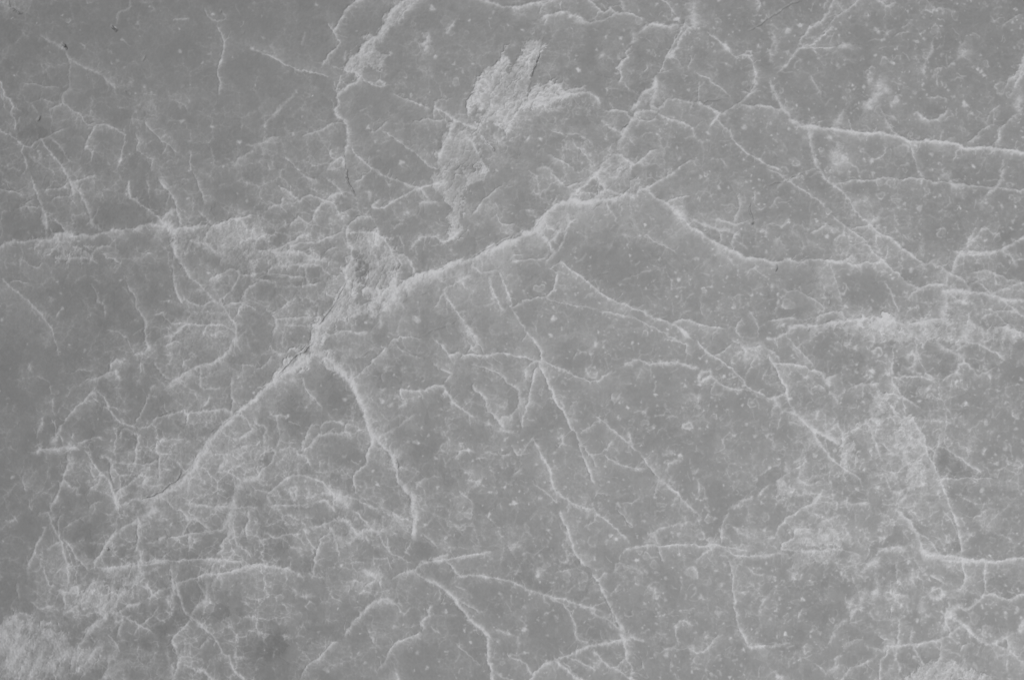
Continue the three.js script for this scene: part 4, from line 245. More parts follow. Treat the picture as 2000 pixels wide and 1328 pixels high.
at(3, 2);
vein([1.8, .62, 0, 0, 120, 40, 190, 70, 250, 100, 310, 140, 370, 150, 450, 180, 520, 210, 580], [4, .66, 0, 210, 570, 260, 620, 310, 680, 360, 720, 430, 750, 500, 780, 560, 820], [2, .5, 0, 120, 550, 170, 565, 210, 580], [2.5, .5, 0, 360, 730, 410, 820], [1.6, .52, 4, 400, 790, 440, 860, 490, 920, 550, 970, 600, 1010, 660, 1040, 730, 1100], [2.1, .62, 6, 30, 180, 100, 190, 160, 185, 230, 185, 280, 200, 320, 230, 370, 235, 410, 250, 440, 280, 470, 320], [2, .5, 0, 0, 70, 40, 90, 80, 130, 100, 180], [1.3, .38, 0, 190, 20, 230, 70, 290, 125, 350, 190], [2, .42, 0, 470, 300, 500, 290, 540, 260], [3, .42, 0, 480, 300, 480, 350],
  [2, .5, 0, 0, 455, 40, 450, 90, 430, 130, 415], [4, .46, 0, 60, 470, 90, 530, 110, 560], [1.3, .36, 0, 100, 600, 75, 700], [1.3, .42, 0, 50, 510, 20, 600], [2, .46, 0, 450, 715, 500, 690, 540, 655, 570, 690, 590, 720, 570, 760], [1.3, .44, 16, 970, 40, 985, 60, 975, 150, 970, 220, 970, 290], [1.8, .5, -4, 970, 295, 1060, 290, 1140, 290, 1200, 295, 1280, 310], [1.6, .52, 0, 970, 310, 1000, 360, 1030, 410, 1060, 450, 1060, 510, 1070, 570], [1.8, .46, 0, 920, 405, 980, 415, 1040, 440, 1100, 470, 1150, 500, 1190, 520], [1.3, .38, 0, 1150, 0, 1170, 90, 1200, 180, 1240, 260, 1290, 300],
  [2, .5, 8, 1370, 310, 1420, 270, 1480, 245, 1490, 200, 1530, 170, 1560, 190], [2, .46, 0, 1560, 190, 1610, 230, 1640, 280, 1690, 260, 1760, 215], [3, .42, 0, 1330, 0, 1340, 40, 1380, 60, 1430, 90, 1500, 110, 1540, 160], [1.8, .52, -8, 1560, 20, 1640, 30, 1700, 60, 1750, 90, 1800, 105, 1840, 150], [1.5, .42, 0, 1550, 20, 1500, 60, 1460, 90], [2.5, .46, 0, 1060, 190, 1090, 215, 1130, 200, 1150, 140, 1130, 100, 1100, 130, 1100, 160], [2, .46, 8, 630, 370, 700, 345, 780, 340, 850, 340], [1.2, .38, 0, 745, 350, 740, 440], [1.5, .42, 0, 930, 480, 980, 530, 1030, 580], [7, .46, 0, 1040, 810, 1060, 870, 1090, 930],
  [1.6, .62, 0, 1110, 600, 1150, 660, 1190, 700, 1220, 740, 1230, 820, 1250, 900, 1290, 960, 1310, 1020, 1340, 1070, 1350, 1110, 1370, 1170, 1400, 1230, 1420, 1300], [1.5, .42, 0, 1310, 1020, 1290, 1080, 1330, 1090, 1420, 1080], [1, .46, 0, 1350, 1080, 1500, 1080, 1620, 1075, 1750, 1075], [2, .5, -4, 1340, 820, 1390, 845, 1430, 880, 1490, 910, 1540, 950, 1600, 990, 1660, 1030], [1.3, .38, 0, 1340, 740, 1330, 820, 1300, 900, 1295, 960], [1.3, .42, 0, 830, 810, 860, 880, 880, 940], [1.5, .46, 0, 840, 810, 880, 800, 940, 860], [1.2, .42, 0, 920, 1070, 940, 1130, 960, 1180], [2, .46, 0, 910, 890, 960, 870, 1000, 890], [3, .42, 0, 980, 850, 1000, 800], [2, .4, 0, 760, 640, 800, 720, 830, 800],
  [2.5, .5, 0, 1010, 1270, 1060, 1230, 1090, 1170, 1110, 1130], [2, .46, 0, 960, 1180, 1020, 1190, 1080, 1160], [4, .46, 0, 130, 990, 140, 1030], [1.3, .42, 0, 200, 1010, 250, 980, 300, 955], [2, .42, 0, 240, 1090, 300, 1130, 400, 1100], [1.6, .42, 0, 370, 1270, 400, 1210, 420, 1170], [2, .42, 0, 610, 1250, 650, 1280, 780, 1270], [4, .5, 0, 370, 600, 390, 540], [1.6, .42, 0, 840, 1060, 900, 1040], [4, .42, 0, 980, 1040, 1010, 1090], [2, .42, 0, 1320, 1180, 1335, 1230], [1.4, .4, 0, 60, 1110, 100, 1080, 160, 1040], [1.5, .4, 0, 250, 1310, 330, 1290, 400, 1270], [2, .42, 0, 650, 710, 690, 685, 720, 680], [1.3, .36, 0, 340, 380, 400, 350, 440, 390], [1.3, .36, 0, 480, 410, 530, 440, 550, 490], [1.3, .32, 0, 1460, 1200, 1530, 1240, 1620, 1280], [1.5, .3, 0, 1840, 790, 1870, 850], [1.5, .4, 0, 820, 1020, 860, 1040], [1.5, .36, 0, 400, 1210, 350, 1270]);
patch([.75, 590, 790, 620, 765, 660, 820, 650, 870, 720, 890, 680, 910, 640, 940, 600, 960, 565, 970, 575, 910, 610, 870, 590, 840], [.45, 780, 500, 830, 480, 880, 510, 860, 570, 870, 630, 800, 680, 740, 660, 770, 610, 790, 560], [.5, 845, 415, 910, 405, 935, 450, 870, 465], [.52, 1040, 590, 1090, 580, 1110, 620, 1160, 680, 1215, 700, 1150, 735, 1100, 790, 1060, 805, 1000, 795, 940, 765, 970, 710, 1030, 685, 1030, 640], [.5, 70, 1140, 110, 1105, 180, 1145, 245, 1220, 150, 1200, 70, 1195], [.5, 1080, 970, 1170, 960, 1190, 1020, 1230, 1040, 1210, 1110, 1150, 1140, 1070, 1080]);
cloud([70, 560, 60, 50, .45], [500, 700, 60, 40, .35], [820, 370, 60, 50, .4], [1240, 590, 60, 60, .45], [1150, 1030, 90, 100, .4], [1950, 990, 50, 50, .4], [1120, 840, 90, 60, .3], [1300, 670, 60, 40, .3], [820, 580, 60, 90, .3], [1200, 940, 60, 60, .25], [320, 740, 80, 50, .3], [660, 1010, 50, 30, .4], [250, 940, 50, 40, .35], [1130, 1250, 90, 60, .35], [1790, 470, 80, 50, .3], [1700, 450, 60, 40, .2], [1000, 620, 60, 40, .3], [1080, 660, 60, 40, .35], [1400, 350, 80, 50, .2], [1640, 270, 60, 40, .3], [1890, 1120, 80, 40, .3], [870, 760, 80, 60, .2], [560, 400, 60, 50, .15], [790, 100, 160, 100, .2], [150, 1170, 120, 60, .3], [1450, 100, 60, 50, .3], [960, 1210, 90, 50, .3], [830, 1170, 60, 40, .2], [850, 430, 60, 30, .4], [1240, 1290, 120, 30, .35]);
blob([815, 240, 28, .6], [690, 65, 20, .46], [690, 185, 16, .46], [920, 120, 18, .42], [775, 270, 16, .46], [1475, 330, 20, .52], [1190, 475, 17, .46], [1250, 380, 14, .42], [1490, 30, 32, .42], [1680, 1175, 20, .55], [1550, 505, 18, .5], [1780, 960, 20, .46], [1690, 860, 26, .36], [695, 1160, 18, .46], [710, 520, 12, .52], [570, 490, 10, .46], [170, 458, 20, .52], [690, 240, 16, .46], [1980, 310, 18, .5], [1800, 750, 12, .42], [1620, 435, 10, .46], [1860, 490, 12, .46], [1870, 970, 12, .4], [1410, 1150, 8, .46], [360, 905, 16, .32], [520, 860, 20, .36], [860, 510, 20, .45], [1020, 190, 14, .42], [15, 1000, 14, .4], [30, 770, 18, .36], [130, 790, 6, .46], [1710, 640, 14, .36], [545, 655, 12, .4], [1640, 240, 22, .42], [830, 90, 20, .5], [1990, 790, 14, .36]);
ring([855, 100, 36, .58], [545, 50, 26, .42], [1270, 435, 20, .46], [1225, 1135, 24, .5], [1410, 800, 28, .46], [1940, 570, 34, .42], [290, 1060, 55, .32], [510, 1285, 34, .52], [410, 985, 22, .42], [1000, 620, 22, .46], [250, 340, 14, .36], [500, 630, 22, .34], [1200, 400, 18, .36], [1780, 1055, 14, .36], [1075, 798, 12, .4], [1120, 40, 16, .32], [1950, 930, 20, .34]);
crack([3.5, 695, 225, 699, 230], [2, 772, 640, 776, 632], [1.6, 970, 292, 974, 296]);
dark([-.22, 1345, 850, 1440, 895, 1500, 940, 1440, 960, 1370, 1000, 1310, 990, 1310, 900], [-.16, 1340, 830, 1440, 890, 1540, 960, 1640, 1040, 1400, 1060, 1330, 1040, 1300, 970, 1300, 900], [-.22, 1015, 715, 1050, 680, 1110, 680, 1130, 720, 1100, 760, 1040, 765], [-.12, 870, 520, 930, 500, 1020, 590, 940, 660, 870, 620], [-.12, 830, 1070, 900, 1060, 930, 1130, 860, 1130], [-.06, 200, 400, 440, 380, 520, 520, 500, 640, 380, 700, 260, 560], [-.08, 990, 60, 1060, 80, 1060, 180, 1140, 230, 1200, 200, 1240, 290, 990, 280], [-.08, 990, 310, 1180, 310, 1240, 400, 1100, 460, 1040, 420], [-.08, 1220, 60, 1440, 120, 1500, 180, 1360, 300, 1260, 240], [-.08, 1560, 40, 1720, 100, 1740, 200, 1680, 240, 1570, 170], [-.06, 1380, 1120, 1640, 1100, 1800, 1160, 1600, 1240, 1440, 1200]);

at(0, 3);
vein([2, .5, 0, 380, 40, 410, 110, 440, 180, 470, 230, 490, 290, 500, 350, 530, 410, 530, 480, 530, 570], [1.5, .42, 0, 470, 40, 455, 130, 450, 190], [2.5, .46, 0, 310, 30, 370, 20, 420, 60], [2, .42, -12, 350, 130, 320, 200, 290, 260, 270, 320, 240, 380, 210, 450], [1, .36, 0, 480, 220, 530, 270, 580, 340, 620, 400, 680, 470], [1.9, .52, -8, 900, 170, 850, 230, 810, 290, 780, 350, 740, 390, 730, 450], [3, .42, 0, 900, 90, 910, 160, 890, 200], [2.5, .46, 0, 1060, 80, 990, 120, 930, 170], [1.7, .52, 0, 1065, 70, 1080, 140, 1080, 220, 1060, 290, 1045, 320], [1.6, .46, 0, 1085, 320, 1085, 410],
  [2.2, .6, 8, 790, 460, 860, 440, 950, 430, 1030, 435, 1090, 430, 1170, 420, 1250, 405, 1310, 405], [1.8, .56, 0, 1100, 400, 1200, 390, 1300, 385, 1380, 395, 1460, 385, 1560, 380, 1640, 380, 1710, 390, 1800, 400, 1880, 400], [2.2, .62, 10, 1370, 570, 1440, 550, 1510, 530, 1570, 510, 1640, 490, 1720, 490, 1800, 480, 1870, 455, 1940, 435, 2000, 420], [1.6, .46, 0, 1650, 490, 1660, 430, 1690, 400], [1.6, .46, 0, 1330, 420, 1330, 500, 1340, 580], [1.6, .48, 0, 1380, 590, 1390, 660, 1410, 730, 1440, 790, 1490, 840, 1540, 880, 1590, 920, 1640, 970, 1680, 1020], [4, .46, 0, 1550, 880, 1600, 920],
  [2.5, .46, 0, 1580, 620, 1600, 680, 1540, 750, 1490, 820, 1470, 870], [3, .42, 0, 1600, 560, 1610, 640, 1590, 740], [2.5, .42, 0, 1700, 500, 1650, 600], [2, .36, 0, 1720, 520, 1710, 620], [1.8, .5, -5, 1470, 870, 1410, 930, 1360, 980, 1340, 1020], [2, .5, 0, 1340, 1020, 1370, 1090, 1390, 1150, 1380, 1230, 1350, 1320], [4, .36, 0, 1310, 1080, 1330, 1200, 1350, 1300], [1.8, .56, 4, 1680, 1020, 1720, 1070, 1740, 1120, 1790, 1140, 1800, 1200, 1840, 1260, 1900, 1310], [1.6, .46, 0, 1560, 1080, 1590, 1040, 1640, 1000], [2, .5, -4, 1440, 1210, 1490, 1220, 1520, 1250, 1590, 1250, 1620, 1290, 1640, 1320],
  [2, .42, 0, 1350, 590, 1270, 610, 1210, 650, 1150, 690], [6, .36, 0, 1350, 590, 1340, 700], [2, .46, 0, 1150, 560, 1140, 600, 1190, 660], [3, .46, 0, 1120, 700, 1190, 660], [1.6, .42, 0, 1100, 580, 1140, 620], [2, .5, 0, 1080, 725, 1000, 740, 950, 780, 880, 800], [1.5, .46, 0, 880, 800, 940, 820, 1000, 855, 1080, 890, 1130, 920, 1190, 950], [1.2, .36, 0, 1080, 900, 1140, 860, 1200, 800, 1240, 750], [1, .32, 0, 1080, 900, 1040, 970], [3, .5, -8, 840, 790, 800, 840, 750, 870, 710, 910, 670, 950, 650, 1010, 610, 1060], [2.5, .46, 0, 830, 830, 760, 890, 690, 960], [3, .46, 0, 880, 820, 900, 870, 950, 860, 930, 920, 910, 990], [2, .46, 0, 610, 1070, 590, 1110, 560, 1180], [1.2, .36, 0, 840, 970, 890, 1030, 930, 1100],
  [1.8, .42, 0, 280, 770, 340, 755, 400, 745], [1.6, .42, 0, 240, 720, 280, 760], [2, .42, 0, 100, 850, 140, 800, 190, 810, 210, 850], [1.6, .42, 0, 340, 440, 350, 500, 380, 580, 430, 590], [1.6, .42, 0, 370, 300, 430, 260, 470, 240], [1.8, .46, 0, 490, 640, 500, 700, 500, 770], [2, .5, 0, 460, 630, 540, 640, 560, 600, 620, 580], [1.8, .42, 0, 630, 720, 660, 640, 720, 570, 800, 550], [2, .42, 0, 500, 800, 560, 770, 610, 740], [1.6, .36, 0, 490, 180, 500, 140, 560, 100, 620, 60], [1.6, .36, 0, 130, 570, 140, 680], [2, .4, 0, 50, 80, 110, 65],
  [5, .56, 0, 1100, 40, 1160, 20, 1220, 0], [1.8, .46, 0, 1380, 5, 1430, 20, 1450, 70, 1520, 70, 1580, 110, 1620, 150], [2, .42, 0, 1480, 80, 1450, 130, 1420, 190], [1.6, .46, 4, 1320, 210, 1380, 205, 1440, 185, 1560, 175, 1640, 160, 1740, 150], [4, .46, 0, 1790, 10, 1770, 70, 1740, 130], [5, .42, 0, 1790, 130, 1800, 170], [1.6, .46, 0, 1940, 0, 1940, 90, 1920, 160, 1930, 220], [1.8, .46, 0, 1800, 180, 1740, 230, 1710, 270, 1740, 300, 1690, 350], [1.6, .42, 0, 1810, 190, 1850, 280, 1920, 320, 1960, 370], [1.3, .36, 0, 1750, 340, 1850, 300], [2, .42, 0, 1480, 190, 1470, 260], [2.5, .42, 0, 1280, 205, 1230, 240, 1130, 260],
  [5, .5, 0, 160, 900, 120, 1000, 80, 1100, 40, 1200], [3, .4, 0, 240, 900, 200, 1000, 150, 1090, 90, 1200, 60, 1290], [3, .4, 0, 340, 940, 260, 1050, 200, 1150, 160, 1260], [2.5, .4, 0, 430, 1000, 350, 1060, 280, 1180, 220, 1300], [3, .4, 0, 60, 880, 30, 960, 0, 1040], [2.5, .42, 0, 540, 1080, 450, 1160, 380, 1240, 330, 1328], [2.5, .4, 0, 860, 680, 800, 760, 770, 780], [2.5, .4, 0, 960, 640, 900, 720, 860, 790], [2, .38, 0, 720, 620, 680, 690, 640, 740], [3, .42, 0, 850, 1140, 840, 1230, 800, 1310], [2, .4, 0, 760, 1070, 700, 1150, 640, 1220, 580, 1270], [1.3, .36, 0, 1540, 560, 1560, 600, 1580, 640]);
patch([.55, 0, 900, 80, 855, 150, 910, 190, 930, 240, 880, 330, 900, 400, 950, 480, 960, 540, 1050, 600, 1080, 560, 1180, 600, 1240, 560, 1340, -60, 1340, -60, 920], [.35, 620, 720, 700, 600, 800, 550, 900, 640, 1000, 640, 860, 800, 770, 770, 640, 770], [.35, 940, 440, 1080, 440, 1120, 520, 1040, 580, 960, 540], [.32, 560, 1200, 700, 1080, 800, 1030, 760, 1180, 700, 1260, 560, 1340]);
cloud([950, 500, 120, 70, .4], [880, 730, 80, 60, .4], [430, 820, 40, 50, .35], [1040, 620, 40, 40, .4], [850, 1220, 50, 90, .4], [360, 410, 40, 40, .45], [1430, 1100, 70, 40, .45], [1540, 1270, 30, 30, .5], [1180, 280, 90, 40, .3], [1210, 340, 110, 30, .3], [950, 50, 80, 40, .35], [1160, 1110, 60, 40, .3], [1340, 620, 40, 60, .35], [1720, 560, 100, 60, .25], [560, 640, 50, 40, .4], [1070, 480, 60, 50, .3], [1620, 700, 50, 60, .25], [1880, 340, 80, 40, .3], [250, 900, 40, 50, .4], [420, 60, 50, 30, .35], [1680, 1120, 90, 90, .12], [180, 960, 120, 60, .3], [400, 1200, 150, 100, .3], [100, 1250, 100, 60, .35], [1430, 440, 60, 40, .2], [1800, 140, 50, 50, .35], [1010, 1000, 60, 60, .1], [1300, 680, 60, 40, .25]);
blob([270, 325, 18, .42], [1180, 130, 8, .35], [790, 340, 12, .4], [595, 375, 12, .35], [760, 750, 14, .46], [1720, 765, 8, .42], [340, 135, 14, .36]);
crack([6, 842, 297, 845, 305], [1.2, 1130, 305, 1260, 305], [1.6, 640, 1020, 660, 960, 700, 905], [1.5, 140, 1000, 160, 980], [2, 250, 885, 252, 880], [1.2, 230, 1050, 240, 1020], [1.4, 1040, 275, 1060, 260], [1, 80, 1050, 100, 1000]);
dark([-.14, 700, 860, 740, 780, 775, 780, 765, 830, 700, 900, 650, 970, 630, 960], [-.08, 510, 800, 640, 760, 700, 860, 600, 960, 480, 900], [-.1, 980, 760, 1100, 720, 1330, 760, 1460, 860, 1340, 1000, 1180, 950, 960, 830], [-.06, 600, 80, 880, 80, 860, 200, 700, 400, 560, 280, 500, 200], [-.1, 1900, 1040, 2000, 1020, 2000, 1250, 1880, 1180, 1840, 1100], [-.08, 330, 620, 480, 650, 490, 740, 340, 740, 240, 680], [-.1, 1390, 590, 1560, 560, 1580, 680, 1480, 800, 1410, 720], [-.08, 930, 960, 1080, 910, 1330, 1010, 1300, 1200, 1100, 1080, 960, 1060], [-.08, 860, 300, 1040, 330, 1060, 420, 800, 430], [-.1, 1380, 1230, 1480, 1230, 1600, 1270, 1620, 1328, 1370, 1328]);

at(1, 3);
vein([2.6, .62, 10, 0, 420, 60, 430, 120, 440, 180, 450, 250, 455, 300, 480, 350, 515], [1.9, .56, -8, 510, 220, 480, 280, 465, 350, 455, 420, 440, 490, 430, 530], [1.6, .5, 0, 420, 500, 470, 520, 520, 525], [1.3, .42, 0, 600, 190, 530, 200, 510, 220], [2, .5, 0, 430, 130, 500, 120, 560, 100, 610, 70], [2, .5, 0, 570, 120, 590, 160, 600, 190], [1.6, .42, 6, 0, 235, 60, 225, 130, 215, 200, 200, 280, 185, 340, 180], [1.2, .42, 0, 80, 180, 130, 220], [2, .42, 0, 190, 205, 240, 240, 270, 290], [3, .42, 0, 260, 290, 330, 295], [3, .42, 0, 280, 185, 320, 185],
  [2.5, .46, 6, 610, 70, 680, 70, 730, 90, 750, 140, 790, 180], [2.5, .56, 0, 750, 140, 790, 190, 840, 160, 890, 150], [1.6, .46, 0, 790, 190, 750, 240, 700, 260], [1.6, .42, 0, 860, 200, 880, 250], [1.6, .52, 0, 760, 10, 820, 60, 880, 110, 940, 170], [3, .5, 0, 880, 150, 940, 175, 980, 170], [1.6, .46, 0, 1080, 20, 1130, 70, 1200, 80], [3, .56, -8, 1240, 0, 1240, 80, 1225, 150, 1215, 200], [1.4, .46, 0, 970, 210, 1000, 270, 1050, 330, 1110, 350, 1160, 390, 1200, 405], [1.2, .42, 0, 1020, 200, 1025, 260, 1050, 320], [1.2, .42, 0, 1300, 190, 1350, 230, 1400, 280], [1.3, .36, 0, 1200, 250, 1160, 330],
  [2.5, .6, 5, 1170, 480, 1230, 470, 1280, 430, 1340, 410, 1400, 395, 1470, 385, 1530, 375], [1.8, .52, 10, 1530, 375, 1600, 360, 1680, 350, 1760, 345, 1830, 320], [2, .5, 0, 1380, 380, 1420, 360, 1490, 350], [2, .46, 0, 1290, 400, 1330, 400], [1.6, .5, 0, 1490, 410, 1530, 450, 1570, 500, 1590, 520], [2, .56, 8, 1590, 515, 1670, 510, 1760, 510, 1850, 520, 1920, 535, 2000, 550], [1.6, .46, 0, 1240, 490, 1290, 520, 1320, 545], [3, .66, -6, 1320, 545, 1390, 570, 1440, 600, 1490, 640, 1540, 690, 1570, 740, 1620, 790, 1660, 850, 1710, 890, 1760, 930, 1810, 980], [2.2, .56, -8, 1810, 980, 1810, 1050, 1805, 1130, 1820, 1200, 1840, 1250, 1840, 1328],
  [1.6, .42, 0, 1430, 620, 1440, 660, 1420, 710], [1, .32, 0, 1580, 700, 1660, 750, 1740, 800], [1.9, .52, 0, 1370, 750, 1340, 780, 1345, 820, 1300, 860, 1285, 890], [2, .46, 0, 1300, 890, 1300, 940], [1.2, .36, 0, 1370, 910, 1440, 960], [2, .5, -8, 1280, 955, 1220, 985, 1150, 1010, 1090, 1040, 1050, 1080, 1030, 1130], [2, .42, 0, 1030, 1140, 1000, 1190, 970, 1220], [4, .5, 0, 1090, 1240, 1110, 1310], [2.5, .56, -5, 930, 710, 880, 750, 840, 790, 800, 830, 760, 870, 740, 900], [1.6, .46, 0, 740, 900, 710, 930, 690, 970], [4, .5, 0, 940, 705, 990, 700, 1050, 710], [1.2, .36, 0, 1050, 720, 1110, 760, 1160, 810],
  [4, .52, 0, 850, 470, 890, 500, 950, 500], [1.8, .5, 0, 930, 520, 890, 570, 850, 600], [1.6, .42, 0, 920, 370, 930, 480], [1.3, .42, 0, 930, 380, 980, 385, 1020, 375, 1040, 410, 1060, 460], [1.6, .42, 0, 960, 560, 980, 610], [2, .5, 0, 590, 1030, 630, 1030], [1.8, .5, -8, 600, 1035, 560, 1080, 520, 1120, 470, 1160, 440, 1185], [1.2, .36, 0, 440, 1180, 380, 1240, 350, 1300], [1.2, .42, 0, 870, 920, 890, 970, 910, 1030], [1, .32, 0, 580, 670, 660, 710], [4, .5, 0, 350, 670, 420, 680], [2, .36, 0, 270, 600, 310, 640, 300, 680], [1.2, .46, 0, 1800, 40, 1850, 90], [1.2, .36, 0, 1890, 170, 1930, 205], [3, .42, 0, 1970, 280, 1990, 330], [2, .42, 0, 1880, 930, 1940, 960, 2000, 970], [3, .42, 0, 1870, 1020, 1890, 1050], [1.2, .36, 0, 1880, 1270, 1950, 1310], [1, .32, 0, 1560, 1040, 1640, 1110, 1740, 1200],
  [1.4, .38, 0, 1060, 540, 1110, 500, 1170, 480], [1.3, .36, 0, 620, 240, 640, 300, 650, 360], [1.2, .34, 0, 720, 420, 780, 400, 840, 405], [1.6, .42, 0, 220, 40, 280, 60, 330, 75]);
patch([.34, 620, 80, 700, 80, 740, 140, 780, 190, 700, 260, 640, 210, 590, 150]);
cloud([1060, 130, 110, 60, .45], [1450, 310, 50, 40, .4], [1080, 1180, 45, 35, .4], [1010, 670, 45, 40, .5], [790, 580, 80, 35, .5], [855, 665, 20, 30, .55], [460, 1050, 90, 40, .4], [800, 190, 50, 30, .5], [60, 470, 60, 30, .3], [1130, 390, 60, 30, .3], [1400, 480, 60, 40, .25], [700, 20, 60, 30, .4], [290, 50, 60, 30, .3], [570, 1000, 40, 30, .3], [950, 540, 60, 40, .25], [1930, 700, 50, 60, .25], [30, 970, 60, 30, .35], [1040, 20, 80, 40, .3], [900, 500, 50, 30, .4], [470, 520, 60, 30, .35], [1590, 560, 40, 40, .25], [440, 870, 60, 40, .15]);
blob([400, 165, 24, .52], [670, 435, 20, .46], [545, 1240, 28, .36], [1085, 910, 20, .36], [1910, 650, 16, .42], [370, 672, 14, .55], [1480, 1105, 10, .4], [1670, 1030, 12, .36], [810, 965, 8, .42], [1260, 1115, 18, .36], [860, 1195, 14, .42], [110, 595, 12, .4], [1330, 1230, 16, .3], [640, 770, 8, .42], [180, 890, 10, .4], [1985, 1135, 14, .46], [510, 480, 10, .4], [1630, 940, 14, .4], [1820, 30, 16, .42], [780, 75, 14, .4], [1560, 120, 18, .3], [800, 1120, 12, .36]);
ring([185, 685, 26, .46], [430, 750, 36, .46], [1660, 30, 30, .42], [1210, 1095, 16, .34], [1920, 1190, 18, .3]);
crack([1, 100, 1220, 250, 1200, 370, 1180], [1, 20, 1190, 80, 1215]);
dark([-.26, 10, 1040, 120, 950, 250, 960, 270, 1060, 220, 1140, 60, 1160, 0, 1130], [-.12, 0, 250, 130, 230, 220, 250, 250, 330, 320, 460, 180, 440, 0, 410], [-.1, 920, 240, 970, 230, 1050, 340, 1010, 370, 920, 330], [-.12, 880, 570, 950, 560, 970, 650, 900, 720, 860, 700], [-.08, 1200, 240, 1400, 290, 1380, 360, 1220, 370, 1150, 330], [-.08, 0, 20, 240, 30, 270, 160, 100, 190, 0, 200], [-.12, 650, 480, 750, 490, 750, 540, 690, 520], [-.06, 1460, 660, 1550, 730, 1780, 980, 1600, 980, 1380, 920, 1350, 830]);

